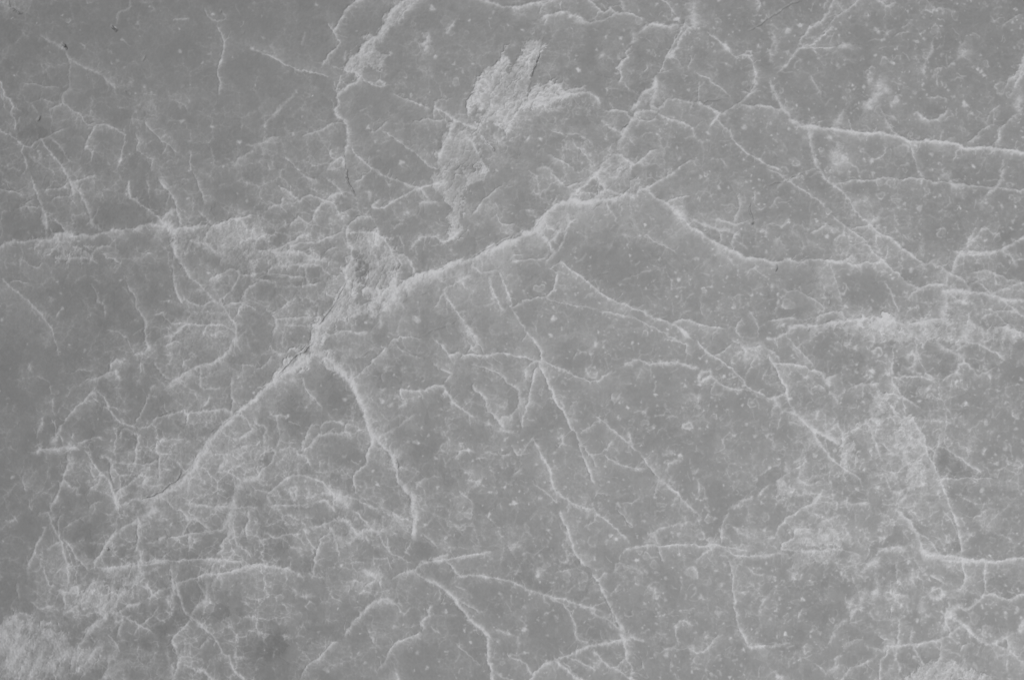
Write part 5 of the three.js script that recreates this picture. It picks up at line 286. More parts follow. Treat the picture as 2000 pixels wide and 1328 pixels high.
at(2, 3);
vein([2.1, .6, 8, 0, 555, 70, 590, 130, 620, 200, 645, 270, 665, 340, 680, 410, 690, 480, 715, 540, 740, 610, 755, 690, 780], [1.8, .46, 0, 600, 790, 680, 830, 750, 855, 800, 890, 840, 920, 880, 950], [2, .56, 0, 375, 20, 390, 70, 410, 110, 435, 150, 445, 190, 455, 240, 480, 310, 510, 370, 540, 410, 570, 430], [4, .5, 0, 450, 180, 455, 230], [1.9, .56, 0, 635, 510, 660, 550, 690, 590, 705, 640, 730, 690, 760, 740, 785, 800, 810, 860, 870, 930], [2, .42, 0, 660, 550, 700, 510, 740, 490],
  [2.5, .5, 0, 830, 970, 870, 1010, 880, 1090, 885, 1150], [2, .46, 0, 890, 1000, 930, 990, 1010, 1020], [1.6, .46, 0, 885, 1150, 840, 1190, 800, 1230], [2, .5, 6, 440, 1130, 520, 1095, 600, 1060, 680, 1045, 740, 1040, 800, 1020, 850, 1010], [1.3, .42, 0, 440, 1130, 380, 1150, 330, 1170], [2.2, .56, 14, 130, 1328, 170, 1270, 230, 1220, 290, 1180, 340, 1180, 400, 1220, 450, 1260, 490, 1300, 540, 1320], [1.4, .46, 0, 420, 1130, 480, 1160, 550, 1190, 600, 1215, 640, 1250], [2, .42, 0, 650, 1100, 680, 1150, 730, 1200], [1.8, .5, 0, 730, 1190, 780, 1230, 830, 1250, 880, 1280, 930, 1320], [1.6, .46, 0, 640, 1080, 650, 1130],
  [1.8, .42, 0, 0, 1160, 60, 1170, 100, 1200, 130, 1250, 160, 1290], [1.6, .46, 0, 410, 740, 440, 780, 465, 830, 500, 900, 490, 960, 520, 1010, 590, 1030], [1.6, .46, 0, 420, 750, 450, 720], [1.6, .42, 0, 300, 690, 380, 720, 420, 760], [1.2, .36, 0, 640, 745, 700, 720, 730, 700], [1.6, .5, 8, 880, 320, 920, 300, 980, 285, 1040, 275], [1.8, .62, 8, 1150, 285, 1220, 275, 1300, 265, 1370, 260, 1420, 265, 1460, 280, 1530, 275, 1590, 265, 1620, 270], [5, .5, 0, 1080, 200, 1110, 230, 1140, 270], [1.6, .46, 0, 1140, 280, 1160, 340, 1170, 390], [2, .5, 0, 1040, 270, 1110, 270, 1150, 285],
  [2.2, .52, 4, 1620, 275, 1680, 300, 1730, 340, 1790, 355, 1850, 360, 1900, 345, 2000, 350], [1.6, .46, 0, 1600, 270, 1540, 310, 1490, 340, 1450, 380], [1.2, .42, 0, 1620, 280, 1690, 290, 1790, 310, 1850, 315], [1.4, .42, 0, 1630, 260, 1630, 190, 1640, 120, 1670, 60, 1690, 20], [1.6, .46, -8, 1690, 400, 1710, 470, 1725, 550, 1725, 630, 1735, 700, 1740, 780, 1755, 860, 1780, 940, 1810, 1000, 1835, 1060], [4, .42, 0, 1790, 940, 1830, 1000], [2.5, .6, 0, 1835, 1065, 1890, 1065, 1940, 1060, 2000, 1055], [3, .5, 0, 1790, 1090, 1815, 1095], [1.6, .5, 0, 650, 20, 700, 50, 750, 80, 790, 120, 830, 160, 880, 200, 910, 235], [3, .5, 0, 590, 0, 590, 50], [1.2, .42, 0, 640, 40, 630, 90, 570, 135], [1, .42, 0, 830, 0, 880, 60, 920, 110],
  [2, .42, 0, 1060, 185, 1150, 150, 1240, 120, 1330, 105, 1380, 90], [2, .42, 0, 1410, 10, 1470, 50, 1430, 90], [3, .46, 0, 1740, 130, 1780, 170, 1850, 200], [3, .46, 0, 180, 470, 195, 510, 180, 530], [2, .42, 0, 360, 480, 420, 470, 465, 460], [3, .42, 0, 40, 500, 50, 470], [2, .42, 0, 1440, 460, 1455, 520], [2, .42, 0, 770, 660, 830, 590], [2.5, .36, 0, 1060, 590, 1110, 600, 1120, 640], [2, .36, 0, 1270, 930, 1300, 870, 1350, 860, 1400, 900], [1.6, .42, 0, 1390, 1080, 1440, 1110, 1500, 1100, 1560, 1040, 1600, 980], [2, .42, 0, 1170, 1060, 1200, 1080, 1260, 1070, 1290, 1030], [2.5, .36, 0, 890, 800, 910, 830, 945, 820, 945, 790], [2, .42, 0, 80, 760, 100, 750], [3, .36, 0, 40, 990, 40, 1060], [2, .42, 0, 1930, 790, 1960, 700, 2000, 650], [1.6, .42, 0, 1840, 440, 1880, 480, 1970, 500],
  [1.5, .36, 0, 1540, 260, 1560, 220], [1.3, .36, 0, 1300, 1060, 1280, 950, 1280, 890], [1.3, .36, 0, 880, 1150, 930, 1220, 935, 1290], [1.4, .38, 0, 1230, 1240, 1240, 1180], [1.6, .36, 0, 1010, 1180, 1020, 1230], [1.6, .34, 0, 1120, 640, 1090, 700], [2, .34, 0, 1770, 640, 1840, 625], [1.5, .34, 0, 1310, 540, 1330, 580, 1310, 640], [1.4, .36, 0, 640, 90, 660, 40, 690, 40], [1.8, .36, 0, 0, 270, 40, 265]);
cloud([680, 1210, 60, 50, .4], [540, 980, 45, 40, .4], [900, 470, 60, 50, .3], [1440, 1070, 50, 30, .4], [1780, 160, 60, 40, .35], [1110, 240, 50, 40, .45], [1900, 200, 90, 60, .25], [1600, 290, 60, 30, .4], [740, 830, 50, 30, .35], [880, 960, 40, 40, .3], [1300, 80, 120, 50, .2], [860, 560, 50, 60, .2], [1110, 620, 60, 40, .25], [200, 460, 60, 30, .25], [1840, 300, 80, 30, .3], [640, 30, 40, 30, .4], [1010, 500, 60, 40, .3], [720, 480, 40, 30, .3], [1350, 920, 50, 50, .15], [1850, 560, 120, 200, .08], [1220, 1130, 60, 30, .25], [1700, 1110, 60, 40, .2], [680, 600, 40, 60, .2], [1160, 1010, 60, 40, .25], [620, 1210, 50, 30, .35], [1960, 220, 60, 50, .25], [1890, 350, 80, 30, .35]);
blob([770, 200, 18, .46], [815, 225, 12, .46], [1300, 190, 20, .42], [1325, 520, 11, .52], [90, 930, 20, .42], [970, 390, 18, .42], [1250, 180, 14, .42], [75, 835, 6, .5], [1030, 80, 14, .42], [640, 380, 16, .38], [1810, 1090, 14, .55], [980, 205, 8, .5], [1305, 350, 14, .42], [1660, 430, 18, .3], [110, 1110, 18, .35], [1200, 530, 20, .35], [310, 210, 8, .46], [285, 155, 12, .4], [1540, 230, 22, .4], [1500, 945, 8, .42], [1700, 1000, 10, .42], [1180, 825, 14, .36], [1620, 800, 22, .36], [1280, 1140, 12, .4], [1700, 1310, 16, .42], [1310, 780, 8, .36], [570, 870, 8, .42], [1740, 720, 16, .3], [1640, 580, 24, .3], [1470, 675, 22, .3], [930, 1310, 14, .5], [1200, 1130, 20, .4], [30, 500, 14, .4]);
ring([1540, 70, 30, .5], [1470, 190, 32, .42], [385, 355, 52, .3], [430, 520, 30, .42], [555, 530, 38, .36], [555, 580, 34, .3], [995, 325, 18, .46], [1050, 355, 26, .5], [1410, 490, 44, .34], [1625, 790, 36, .34], [345, 835, 20, .34], [630, 240, 40, .28], [460, 350, 18, .36], [250, 250, 34, .22], [920, 115, 14, .36], [1440, 1170, 22, .3], [535, 250, 22, .25], [1110, 430, 34, .25], [1980, 50, 26, .4]);
crack([1.4, 790, 650, 850, 630, 940, 605], [1, 1470, 280, 1480, 290], [1, 640, 1040, 720, 1040]);
dark([-.08, 590, 910, 760, 870, 830, 960, 740, 1030, 600, 1030], [-.08, 0, 300, 300, 280, 600, 440, 650, 560, 560, 730, 280, 650, 0, 540], [-.08, 870, 860, 980, 850, 980, 920, 900, 940], [-.1, 360, 1160, 430, 1140, 560, 1200, 540, 1290, 450, 1250], [-.08, 340, 310, 420, 310, 430, 400, 360, 410], [-.1, 1860, 900, 2000, 900, 2000, 1040, 1870, 1040]);

at(3, 3);
vein([2, .5, 10, 0, 350, 60, 340, 120, 340], [2, .52, 6, 100, 310, 200, 315, 300, 320, 400, 315, 470, 295, 550, 300, 600, 310], [1.6, .5, 0, 100, 300, 105, 265, 160, 235, 200, 210, 215, 150, 260, 140, 340, 140], [1.6, .5, 0, 0, 215, 50, 210, 70, 150, 110, 100, 150, 50, 210, 30, 240, 0], [2, .46, 0, 640, 200, 600, 150], [1, .42, 0, 590, 310, 650, 330, 720, 350], [2.5, .56, 6, 860, 320, 890, 300, 950, 295, 1020, 285, 1060, 290], [4, .46, 0, 900, 310, 1040, 300], [4, .42, 0, 740, 460, 790, 410, 850, 370], [2.2, .6, 0, 1060, 50, 1110, 90, 1130, 140, 1170, 180, 1190, 240, 1210, 300, 1220, 340], [3, .42, 0, 1020, 0, 1060, 50], [5, .56, 0, 1210, 310, 1260, 340, 1330, 350], [1.3, .42, 0, 1170, 180, 1250, 220, 1300, 280, 1330, 330],
  [2.4, .62, 12, 1330, 350, 1400, 355, 1470, 365, 1510, 375, 1580, 380, 1650, 390, 1720, 395, 1800, 395, 1870, 385, 1930, 375, 1980, 370, 2000, 375], [1.6, .5, 0, 1350, 390, 1430, 395, 1500, 400, 1580, 400, 1640, 405], [1.7, .62, 0, 1430, 0, 1455, 60, 1480, 110, 1490, 170, 1500, 230, 1510, 280, 1500, 340], [1, .42, 0, 1370, 0, 1420, 60, 1460, 130, 1480, 190], [1.5, .5, 0, 1515, 370, 1520, 440, 1535, 510, 1530, 580, 1510, 600], [1.6, .48, 0, 1700, 400, 1690, 480, 1695, 560, 1690, 620, 1680, 660, 1640, 710], [2, .56, 8, 1690, 655, 1760, 660, 1820, 680, 1870, 695, 1920, 680, 1990, 655], [2, .5, 6, 1640, 710, 1600, 750, 1550, 775, 1500, 765, 1470, 745], [4, .42, 0, 1470, 740, 1430, 770, 1400, 810],
  [4, .6, -6, 1390, 820, 1440, 840, 1500, 880, 1550, 920, 1600, 980, 1650, 1020, 1710, 1050, 1760, 1045, 1820, 1025, 1860, 1000], [2.2, .5, 0, 1860, 1000, 1870, 1050, 1860, 1080, 1800, 1060, 1760, 1040], [3, .5, 0, 1870, 1080, 1920, 1120, 1980, 1170, 2000, 1190], [5, .5, 0, 2000, 870, 1960, 920], [1.3, .42, 0, 1410, 710, 1400, 770, 1385, 820, 1390, 880, 1375, 950], [1.3, .42, 0, 1390, 880, 1420, 930, 1440, 960], [2, .5, 0, 1510, 900, 1460, 930, 1420, 960, 1390, 990, 1340, 1000], [2.2, .56, 0, 1340, 1010, 1270, 1020, 1200, 1035, 1140, 1045, 1070, 1050, 1000, 1060, 930, 1060], [2.5, .46, 0, 1340, 1010, 1350, 1080, 1350, 1140, 1320, 1190], [1.9, .52, 0, 1130, 1060, 1160, 1110, 1190, 1150, 1205, 1200], [1.8, .5, -4, 930, 1060, 920, 1130, 880, 1170, 870, 1230, 880, 1328],
  [2, .42, 0, 930, 1060, 890, 1110, 860, 1080, 810, 1070], [2, .46, 0, 1000, 1100, 1000, 1160, 1020, 1220, 1030, 1260], [1.6, .42, 0, 1020, 890, 1020, 960, 1015, 1040], [1.6, .42, 0, 1120, 970, 1110, 1030], [2, .46, 0, 1260, 650, 1290, 610, 1350, 610, 1370, 650, 1340, 690, 1280, 680, 1260, 650], [2, .42, 0, 1270, 510, 1320, 540, 1390, 590], [3, .42, 0, 1110, 540, 1160, 590], [6, .42, 0, 1130, 480, 1130, 560], [1.3, .42, 0, 1000, 410, 1000, 480, 1000, 560], [6, .42, 0, 1180, 760, 1190, 810], [5, .42, 0, 830, 630, 810, 680], [4, .38, 0, 740, 650, 710, 720], [4, .38, 0, 660, 670, 620, 740], [1.2, .42, 0, 655, 510, 670, 570], [1.9, .52, 6, 0, 1070, 60, 1050, 130, 1040, 170, 1035], [5, .5, 0, 70, 1280, 100, 1310], [2, .46, 0, 460, 1260, 500, 1230, 550, 1210], [1.6, .44, 6, 590, 1280, 640, 1220, 700, 1210, 760, 1190, 800, 1180],
  [2, .36, 0, 470, 1040, 490, 990, 540, 920, 600, 850], [2.5, .42, 0, 520, 1210, 530, 1150, 570, 1130], [1.2, .38, 0, 860, 970, 930, 1010], [2, .42, 0, 640, 850, 650, 790, 690, 770, 740, 780], [4, .4, 0, 1590, 190, 1540, 190], [1.6, .42, 0, 1600, 60, 1650, 40, 1700, 0], [1.4, .36, 0, 1390, 260, 1430, 240], [1.4, .34, 0, 740, 1010, 680, 1010, 620, 1030], [1.4, .4, 0, 1500, 1090, 1560, 1040], [2.4, .4, 0, 400, 100, 470, 60, 540, 40], [1.3, .36, 0, 230, 850, 240, 800, 280, 770], [1, .36, 0, 960, 460, 930, 490], [2, .42, 0, 990, 560, 1030, 520], [1.5, .42, 0, 980, 780, 960, 800, 970, 740], [1.3, .36, 0, 1830, 750, 1900, 770], [1.4, .34, 0, 940, 700, 1000, 660, 1070, 655], [1.4, .34, 0, 360, 1190, 430, 1240, 470, 1290], [1.2, .3, 0, 1870, 1160, 1860, 1260]);
patch([.4, 120, 330, 400, 315, 480, 295, 590, 305, 520, 370, 470, 410, 420, 440, 350, 430, 250, 430, 180, 400], [.34, 100, 300, 110, 260, 180, 230, 210, 180, 220, 150, 330, 140, 420, 150, 520, 190, 640, 200, 650, 230, 560, 270, 420, 260, 300, 290], [.68, 1090, 1340, 1150, 1280, 1210, 1230, 1220, 1185, 1300, 1190, 1380, 1200, 1450, 1195, 1510, 1230, 1560, 1260, 1640, 1290, 1720, 1340]);
cloud([640, 220, 50, 40, .5], [1250, 350, 60, 30, .5], [1400, 620, 80, 50, .4], [930, 130, 70, 40, .4], [185, 480, 50, 50, .45], [1710, 940, 40, 50, .35], [600, 100, 120, 90, .3], [480, 60, 100, 50, .3], [400, 400, 120, 40, .3], [690, 610, 40, 30, .4], [1130, 500, 40, 60, .35], [960, 560, 60, 50, .3], [680, 800, 60, 60, .3], [1140, 40, 60, 40, .3], [960, 1060, 60, 30, .4], [1460, 900, 60, 30, .35], [1400, 380, 100, 30, .3], [880, 390, 60, 40, .35], [1220, 20, 60, 40, .3], [540, 940, 60, 60, .25], [800, 1220, 50, 40, .35], [1430, 1240, 120, 50, .4], [560, 880, 40, 40, .25], [1740, 120, 120, 60, .2], [800, 940, 60, 50, .25], [1060, 940, 80, 60, .2], [920, 650, 60, 40, .3], [1050, 720, 80, 60, .25], [1880, 1000, 30, 60, .4], [1910, 1110, 60, 40, .35], [500, 1240, 60, 40, .35], [1500, 610, 60, 40, .25], [730, 270, 40, 50, .3], [870, 200, 40, 60, .3]);
blob([1095, 405, 22, .46], [820, 640, 20, .42], [140, 965, 13, .6], [245, 1165, 13, .62], [575, 490, 20, .42], [45, 525, 14, .42], [1730, 350, 10, .7], [1950, 780, 26, .36], [770, 520, 16, .42], [875, 220, 24, .42], [900, 530, 16, .38], [1260, 540, 12, .46], [1240, 820, 16, .42], [270, 700, 16, .36], [120, 555, 14, .34], [690, 130, 8, .46], [1060, 830, 16, .42], [1040, 750, 16, .42], [1670, 750, 18, .36], [350, 570, 14, .34], [770, 220, 12, .42], [1360, 790, 14, .36], [1340, 870, 8, .36], [1160, 860, 16, .36], [1970, 840, 12, .36], [80, 1290, 18, .5], [1480, 1040, 12, .36], [1220, 500, 16, .36], [945, 695, 14, .4], [1890, 220, 14, .34]);
ring([1720, 510, 34, .36], [930, 100, 20, .52], [965, 92, 18, .5], [890, 108, 14, .46], [845, 800, 48, .36], [160, 765, 12, .62], [500, 860, 18, .52], [310, 1080, 32, .42], [1610, 840, 40, .26], [1710, 940, 38, .32], [1740, 715, 22, .36], [1605, 185, 14, .46], [1040, 700, 44, .3], [330, 260, 30, .3]);
crack([4.5, 1427, 1275, 1433, 1283], [2, 1415, 1188, 1425, 1192], [1.2, 650, 335, 710, 350], [1.2, 1610, 378, 1700, 388], [1.2, 740, 720, 780, 680]);
dark([-.12, 1400, 250, 1480, 220, 1500, 330, 1400, 330], [-.14, 1520, 350, 1600, 360, 1800, 370, 1860, 380, 1720, 388, 1580, 372], [-.1, 1150, 1060, 1330, 1020, 1330, 1180, 1220, 1180, 1180, 1110], [-.08, 1010, 1080, 1120, 1060, 1190, 1160, 1200, 1220, 1100, 1290, 1020, 1220], [-.1, 1500, 690, 1560, 660, 1640, 700, 1580, 750, 1500, 750], [-.1, 1710, 450, 1960, 410, 1990, 620, 1860, 690, 1710, 650], [-.1, 0, 1090, 140, 1050, 260, 1060, 270, 1110, 120, 1150, 0, 1120], [-.1, 1520, 920, 1570, 940, 1620, 1020, 1500, 980], [-.08, 1010, 600, 1100, 570, 1120, 610, 1020, 640], [-.06, 0, 570, 480, 520, 480, 900, 300, 1020, 0, 1000], [-.1, 1640, 180, 1840, 170, 1800, 260, 1640, 240]);

// long runs that cross several fields
at(0, 0);
vein([3.2, .72, -26, 2448, 2760, 2180, 2940, 2000, 3100, 1860, 3220, 1720, 3340, 1640, 3440, 1560, 3560, 1512, 3660, 1420, 3760, 1320, 3820, 1200, 3900],
  [2.5, .5, -14, 2888, 3380, 2980, 3480, 3060, 3560, 3088, 3660, 3104, 3760, 3160, 3840, 3212, 3900, 3224, 4000, 3224, 4200]);
cloud([2500, 2500, 200, 200, .3], [1500, 3500, 260, 200, .25], [1200, 3800, 260, 160, .3], [2300, 3700, 260, 160, .22], [700, 4500, 260, 160, .35], [300, 4950, 300, 220, .4], [1900, 3400, 200, 160, .2], [6400, 4200, 300, 120, .3], [7000, 3600, 240, 260, .25], [7500, 2500, 300, 160, .3], [3800, 1000, 240, 180, .25], [4700, 1200, 240, 120, .25], [2000, 1950, 260, 120, .25], [1500, 2700, 240, 200, .2]);

// ---------- helpers ----------
let seed = 20240611;
const rnd = () => { seed = (Math.imul(seed, 1664525) + 1013904223) >>> 0; return seed / 4294967296; };
const clamp = (x, a, b) => x < a ? a : x > b ? b : x;
const smooth = (a, b, x) => { const t = clamp((x - a) / (b - a), 0, 1); return t * t * (3 - 2 * t); };
const lattice = new Float32Array(65536);
for (let i = 0; i < 65536; i++) lattice[i] = rnd();
function noise(x, y) {
  const xi = Math.floor(x), yi = Math.floor(y); let fx = x - xi, fy = y - yi;
  fx = fx * fx * (3 - 2 * fx); fy = fy * fy * (3 - 2 * fy);
  const a = (xi & 255), b = ((xi + 1) & 255), c = (yi & 255) << 8, d = ((yi + 1) & 255) << 8;
  const p = lattice[a | c], q = lattice[b | c], r = lattice[a | d], s = lattice[b | d];
  return p + (q - p) * fx + (r - p + (p - q - r + s) * fx) * fy;
}
const fbm = (x, y, n) => { let v = 0, a = .5, t = 0; for (let i = 0; i < n; i++) { v += a * noise(x, y); t += a; a *= .55; const u = x * 1.63 + y * 1.21 + 17.3; y = y * 1.63 - x * 1.21 + 5.7; x = u; } return v / t; };
const ridged = (x, y, n) => { let v = 0, a = .5, t = 0; for (let i = 0; i < n; i++) { v += a * (1 - Math.abs(2 * noise(x, y) - 1)); t += a; a *= .5; const u = x * 1.63 + y * 1.21 + 31.1; y = y * 1.63 - x * 1.21 + 9.9; x = u; } return v / t; };

// ---------- mineral map of the slab ----------
const X0 = -300, X1 = 2300, Y0 = -200, Y1 = 1528, TW = 2048, TH = 1361;
const S = TW / (X1 - X0), SY = TH / (Y1 - Y0), N = TW * TH;
const F = () => new Float32Array(N);
const white = F(), pale = F(), shade = F(), depth = F(), nA = F(), nB = F(), nG = F(), nR = F(), nF = F(), nS = F(), mist = F(), WX = F(), WY = F(), hold = F();
const owner = new Int32Array(N).fill(-1);
for (let j = 0, k = 0; j < TH; j++) for (let i = 0; i < TW; i++, k++) {
  const x = X0 + (i + .5) / S, y = Y0 + (j + .5) / SY;
  WX[k] = (noise(x / 24, y / 24) - .5) * 2.4 + (noise(x / 9 + 50, y / 9) - .5) * 2.7 + (noise(x / 3.6 + 90, y / 3.6) - .5) * 2.4;
  WY[k] = (noise(x / 24 + 33, y / 24 + 71) - .5) * 2.4 + (noise(x / 9 + 11, y / 9 + 40) - .5) * 2.7 + (noise(x / 3.6 + 7, y / 3.6 + 23) - .5) * 2.4;
  nA[k] = fbm(x / 46, y / 46, 3); nB[k] = fbm(x / 15 + 9, y / 15 + 3, 3); nG[k] = fbm(x / 3.1 + 5, y / 3.1 + 8, 2);
  nF[k] = ridged((x + WX[k]) / 8.5 + 13, (y + WY[k]) / 8.5 + 21, 3);
  { const a = (x * .5 - y * .86 + WX[k] * 3) / 46, b = (x * .86 + y * .5 + WY[k] * 3) / 11; nS[k] = ridged(a + 60, b, 4); }
  nR[k] = ridged((x + WX[k] * 2) / 22 + 3, (y + WY[k] * 2) / 22, 4);
}
const parts = [];                                        // every vein, patch, inclusion, clast and crack that becomes a part
const part = (name, size) => parts.push({ name, size }) - 1;
const over = (k, v) => { white[k] = 1 - (1 - white[k]) * (1 - clamp(v, 0, .97)); };
const take = (k, id, s) => { if (s > hold[k]) { hold[k] = s; owner[k] = id; } };
const box = (x0, y0, x1, y1, fn) => {
  const i0 = clamp(Math.floor((x0 - X0) * S), 0, TW - 1), i1 = clamp(Math.ceil((x1 - X0) * S), 0, TW - 1), j0 = clamp(Math.floor((y0 - Y0) * SY), 0, TH - 1), j1 = clamp(Math.ceil((y1 - Y0) * SY), 0, TH - 1);
  for (let j = j0; j <= j1; j++) for (let i = i0, k = j * TW + i0; i <= i1; i++, k++) fn(k, X0 + (i + .5) / S, Y0 + (j + .5) / SY);
};
const bounds = (p, m) => [Math.min(...p.map(q => q[0])) - m, Math.min(...p.map(q => q[1])) - m, Math.max(...p.map(q => q[0])) + m, Math.max(...p.map(q => q[1])) + m];
function rough(p) {                                     // a traced run with small natural kinks between its points
  const out = [p[0]];
  for (let i = 1; i < p.length; i++) {
    const [ax, ay] = p[i - 1], [bx, by] = p[i], o = (rnd() - .5) * .16;
    out.push([(ax + bx) / 2 - (by - ay) * o, (ay + by) / 2 + (bx - ax) * o], [bx, by]);
  }
  return out;
}
function runOn(p) {                                     // runs that reach the edge of the drawn field go on across the rest of the slab
  const edge = ([x, y]) => x < 5 || x > 1995 || y < 5 || y > 1322;
  const go = (q, from) => { let a = Math.atan2(q[1] - from[1], q[0] - from[0]); const o = []; let [x, y] = q; for (let i = 0; i < 7; i++) { a += (rnd() - .5) * .7; x += Math.cos(a) * 45; y += Math.sin(a) * 45; o.push([x, y]); } return o; };
  let r = p;
  if (edge(p[p.length - 1])) r = r.concat(go(p[p.length - 1], p[p.length - 2]));
  if (edge(p[0])) r = go(p[0], p[1]).reverse().concat(r);
  return r;
}
const near = new Float32Array(N).fill(1e9), side = new Float32Array(N), along = new Float32Array(N);
function trace(p, reach) {                              // distance, side and length along, into the shared buffers
  let run = 0;
  for (let i = 1; i < p.length; i++) {
    const [ax, ay] = p[i - 1], [bx, by] = p[i], dx = bx - ax, dy = by - ay, len = Math.hypot(dx, dy) || 1e-6;
    box(Math.min(ax, bx) - reach, Math.min(ay, by) - reach, Math.max(ax, bx) + reach, Math.max(ay, by) + reach, (k, x, y) => {
      const px = x + WX[k] - ax, py = y + WY[k] - ay, t = clamp((px * dx + py * dy) / (len * len), 0, 1), ex = px - t * dx, ey = py - t * dy, d = Math.sqrt(ex * ex + ey * ey);
      if (d < near[k]) { near[k] = d; side[k] = dx * ey - dy * ex; along[k] = run + t * len; }
    });
    run += len;
  }
  return run;
}

// darker clasts
for (const q of darks) {
  const id = part('dark_clast', 1e4), b = bounds(q.p, 14);
  polygon(q.p, b, 5, (k, d) => { const m = smooth(-9, 8, d); if (m > 0) { shade[k] = Math.min(shade[k], q.b * m * (.8 + .4 * nA[k])); if (d > 1 && q.b <= -.1) take(k, id, .05 - q.b * .2); } });
}
function polygon(p, b, amp, fn) {                       // signed distance (inside positive) to a ragged polygon
  box(...b, (k, x0, y0) => {
    const x = x0 + WX[k] * amp * .35, y = y0 + WY[k] * amp * .35; let d = 1e9, inside = false;
    for (let i = 0, j = p.length - 1; i < p.length; j = i++) {
      const ax = p[j][0], ay = p[j][1], dx = p[i][0] - ax, dy = p[i][1] - ay, t = clamp(((x - ax) * dx + (y - ay) * dy) / (dx * dx + dy * dy + 1e-9), 0, 1), ex = x - ax - t * dx, ey = y - ay - t * dy;
      d = Math.min(d, ex * ex + ey * ey);
      if ((p[i][1] > y) !== (ay > y) && x < dx * (y - ay) / dy + ax) inside = !inside;
    }
    d = Math.sqrt(d); fn(k, inside ? d : -d);
  });
}
// cloudy calcite
for (const c of clouds) {
  const rx = c.rx * 1.15, ry = c.ry * 1.15;
  box(c.x - rx * 2.2, c.y - ry * 2.2, c.x + rx * 2.2, c.y + ry * 2.2, (k, x, y) => {
    const u = (x + WX[k] * 3 - c.x) / rx, v = (y + WY[k] * 3 - c.y) / ry, g = Math.exp(-(u * u + v * v));
    if (g > .01) mist[k] = Math.max(mist[k], c.b * g);
    if (g > .01) over(k, .5 * c.b * g * (.12 + .55 * Math.pow(nR[k], 2.4) + .6 * Math.pow(nS[k], 2.4) + .6 * Math.pow(nF[k], 3) + .6 * (nB[k] - .4)) * (.65 + .7 * nG[k]));
  });
}
// massive calcite
for (const q of patches) {
  const id = part('calcite_patch', 1e5);
  polygon(q.p, bounds(q.p, 40), 6, (k, d0) => {
    const d = d0 + (nB[k] - .5) * 30 + (nS[k] - .5) * 22, m = smooth(-3.5, 4, d);
    if (d > -30) pale[k] = Math.max(pale[k], .3 * q.b * Math.exp(Math.min(0, d) / 9) * (.2 + .7 * nA[k] + .5 * nF[k] * nF[k]));
    if (m <= 0) return;
    over(k, .92 * q.b * m * (.02 + .42 * smooth(.32, .68, nB[k] * .5 + nA[k] * .5) + 1.05 * Math.pow(nS[k], 2.6) + .3 * Math.pow(nF[k], 2.4)) * (.6 + .8 * nG[k]));
    if (d > 0) take(k, id, .3);
  });
}
// veins: runs that meet end to end across fields are one vein
const root = veins.map((_, i) => i), find = i => root[i] === i ? i : (root[i] = find(root[i]));
const onSeam = ([x, y]) => Math.abs(x / 500 - Math.round(x / 500)) * 500 < 4 || Math.abs(y / 332 - Math.round(y / 332)) * 332 < 4;
for (let i = 0; i < veins.length; i++) for (const a of [veins[i].p[0], veins[i].p.at(-1)]) if (onSeam(a))
  for (let j = 0; j < i; j++) if (veins[j].c[0] !== veins[i].c[0] || veins[j].c[1] !== veins[i].c[1])
    for (const b of [veins[j].p[0], veins[j].p.at(-1)]) if (Math.hypot(a[0] - b[0], a[1] - b[1]) < 9) root[find(i)] = find(j);
const veinPart = new Map();
function bed({ w, b, p }) {                             // most veins are sharp on one flank and fade gradually on the other, mostly the lower right
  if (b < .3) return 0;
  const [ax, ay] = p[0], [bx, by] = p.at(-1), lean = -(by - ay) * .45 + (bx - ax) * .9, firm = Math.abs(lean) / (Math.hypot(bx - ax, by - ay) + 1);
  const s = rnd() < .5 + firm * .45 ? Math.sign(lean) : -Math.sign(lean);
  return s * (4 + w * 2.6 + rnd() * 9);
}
for (let n = 0; n < veins.length; n++) {
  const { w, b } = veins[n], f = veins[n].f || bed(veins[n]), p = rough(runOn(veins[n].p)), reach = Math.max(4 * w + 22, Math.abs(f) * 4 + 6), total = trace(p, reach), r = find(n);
  if (!veinPart.has(r)) veinPart.set(r, part('vein', 0));
  const id = veinPart.get(r); parts[id].size += total * w * b;
  box(...bounds(p, reach), k => {
    const d = near[k]; if (d > 1e8) return; near[k] = 1e9;
    if (d > reach) return;
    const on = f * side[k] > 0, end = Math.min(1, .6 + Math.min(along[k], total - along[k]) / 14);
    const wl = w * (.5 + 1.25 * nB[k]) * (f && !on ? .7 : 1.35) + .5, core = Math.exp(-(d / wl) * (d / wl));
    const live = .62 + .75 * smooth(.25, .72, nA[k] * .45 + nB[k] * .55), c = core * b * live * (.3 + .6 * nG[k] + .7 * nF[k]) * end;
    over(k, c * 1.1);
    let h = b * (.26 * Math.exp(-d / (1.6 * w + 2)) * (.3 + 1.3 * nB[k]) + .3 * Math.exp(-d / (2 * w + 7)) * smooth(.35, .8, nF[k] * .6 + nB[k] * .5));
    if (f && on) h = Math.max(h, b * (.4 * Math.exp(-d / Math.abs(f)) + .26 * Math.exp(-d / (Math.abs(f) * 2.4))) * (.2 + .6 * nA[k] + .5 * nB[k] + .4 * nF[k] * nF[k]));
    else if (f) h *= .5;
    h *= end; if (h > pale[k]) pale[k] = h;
    if (core > .42 && b > .2) take(k, id, .35 + core * b);
  });
}
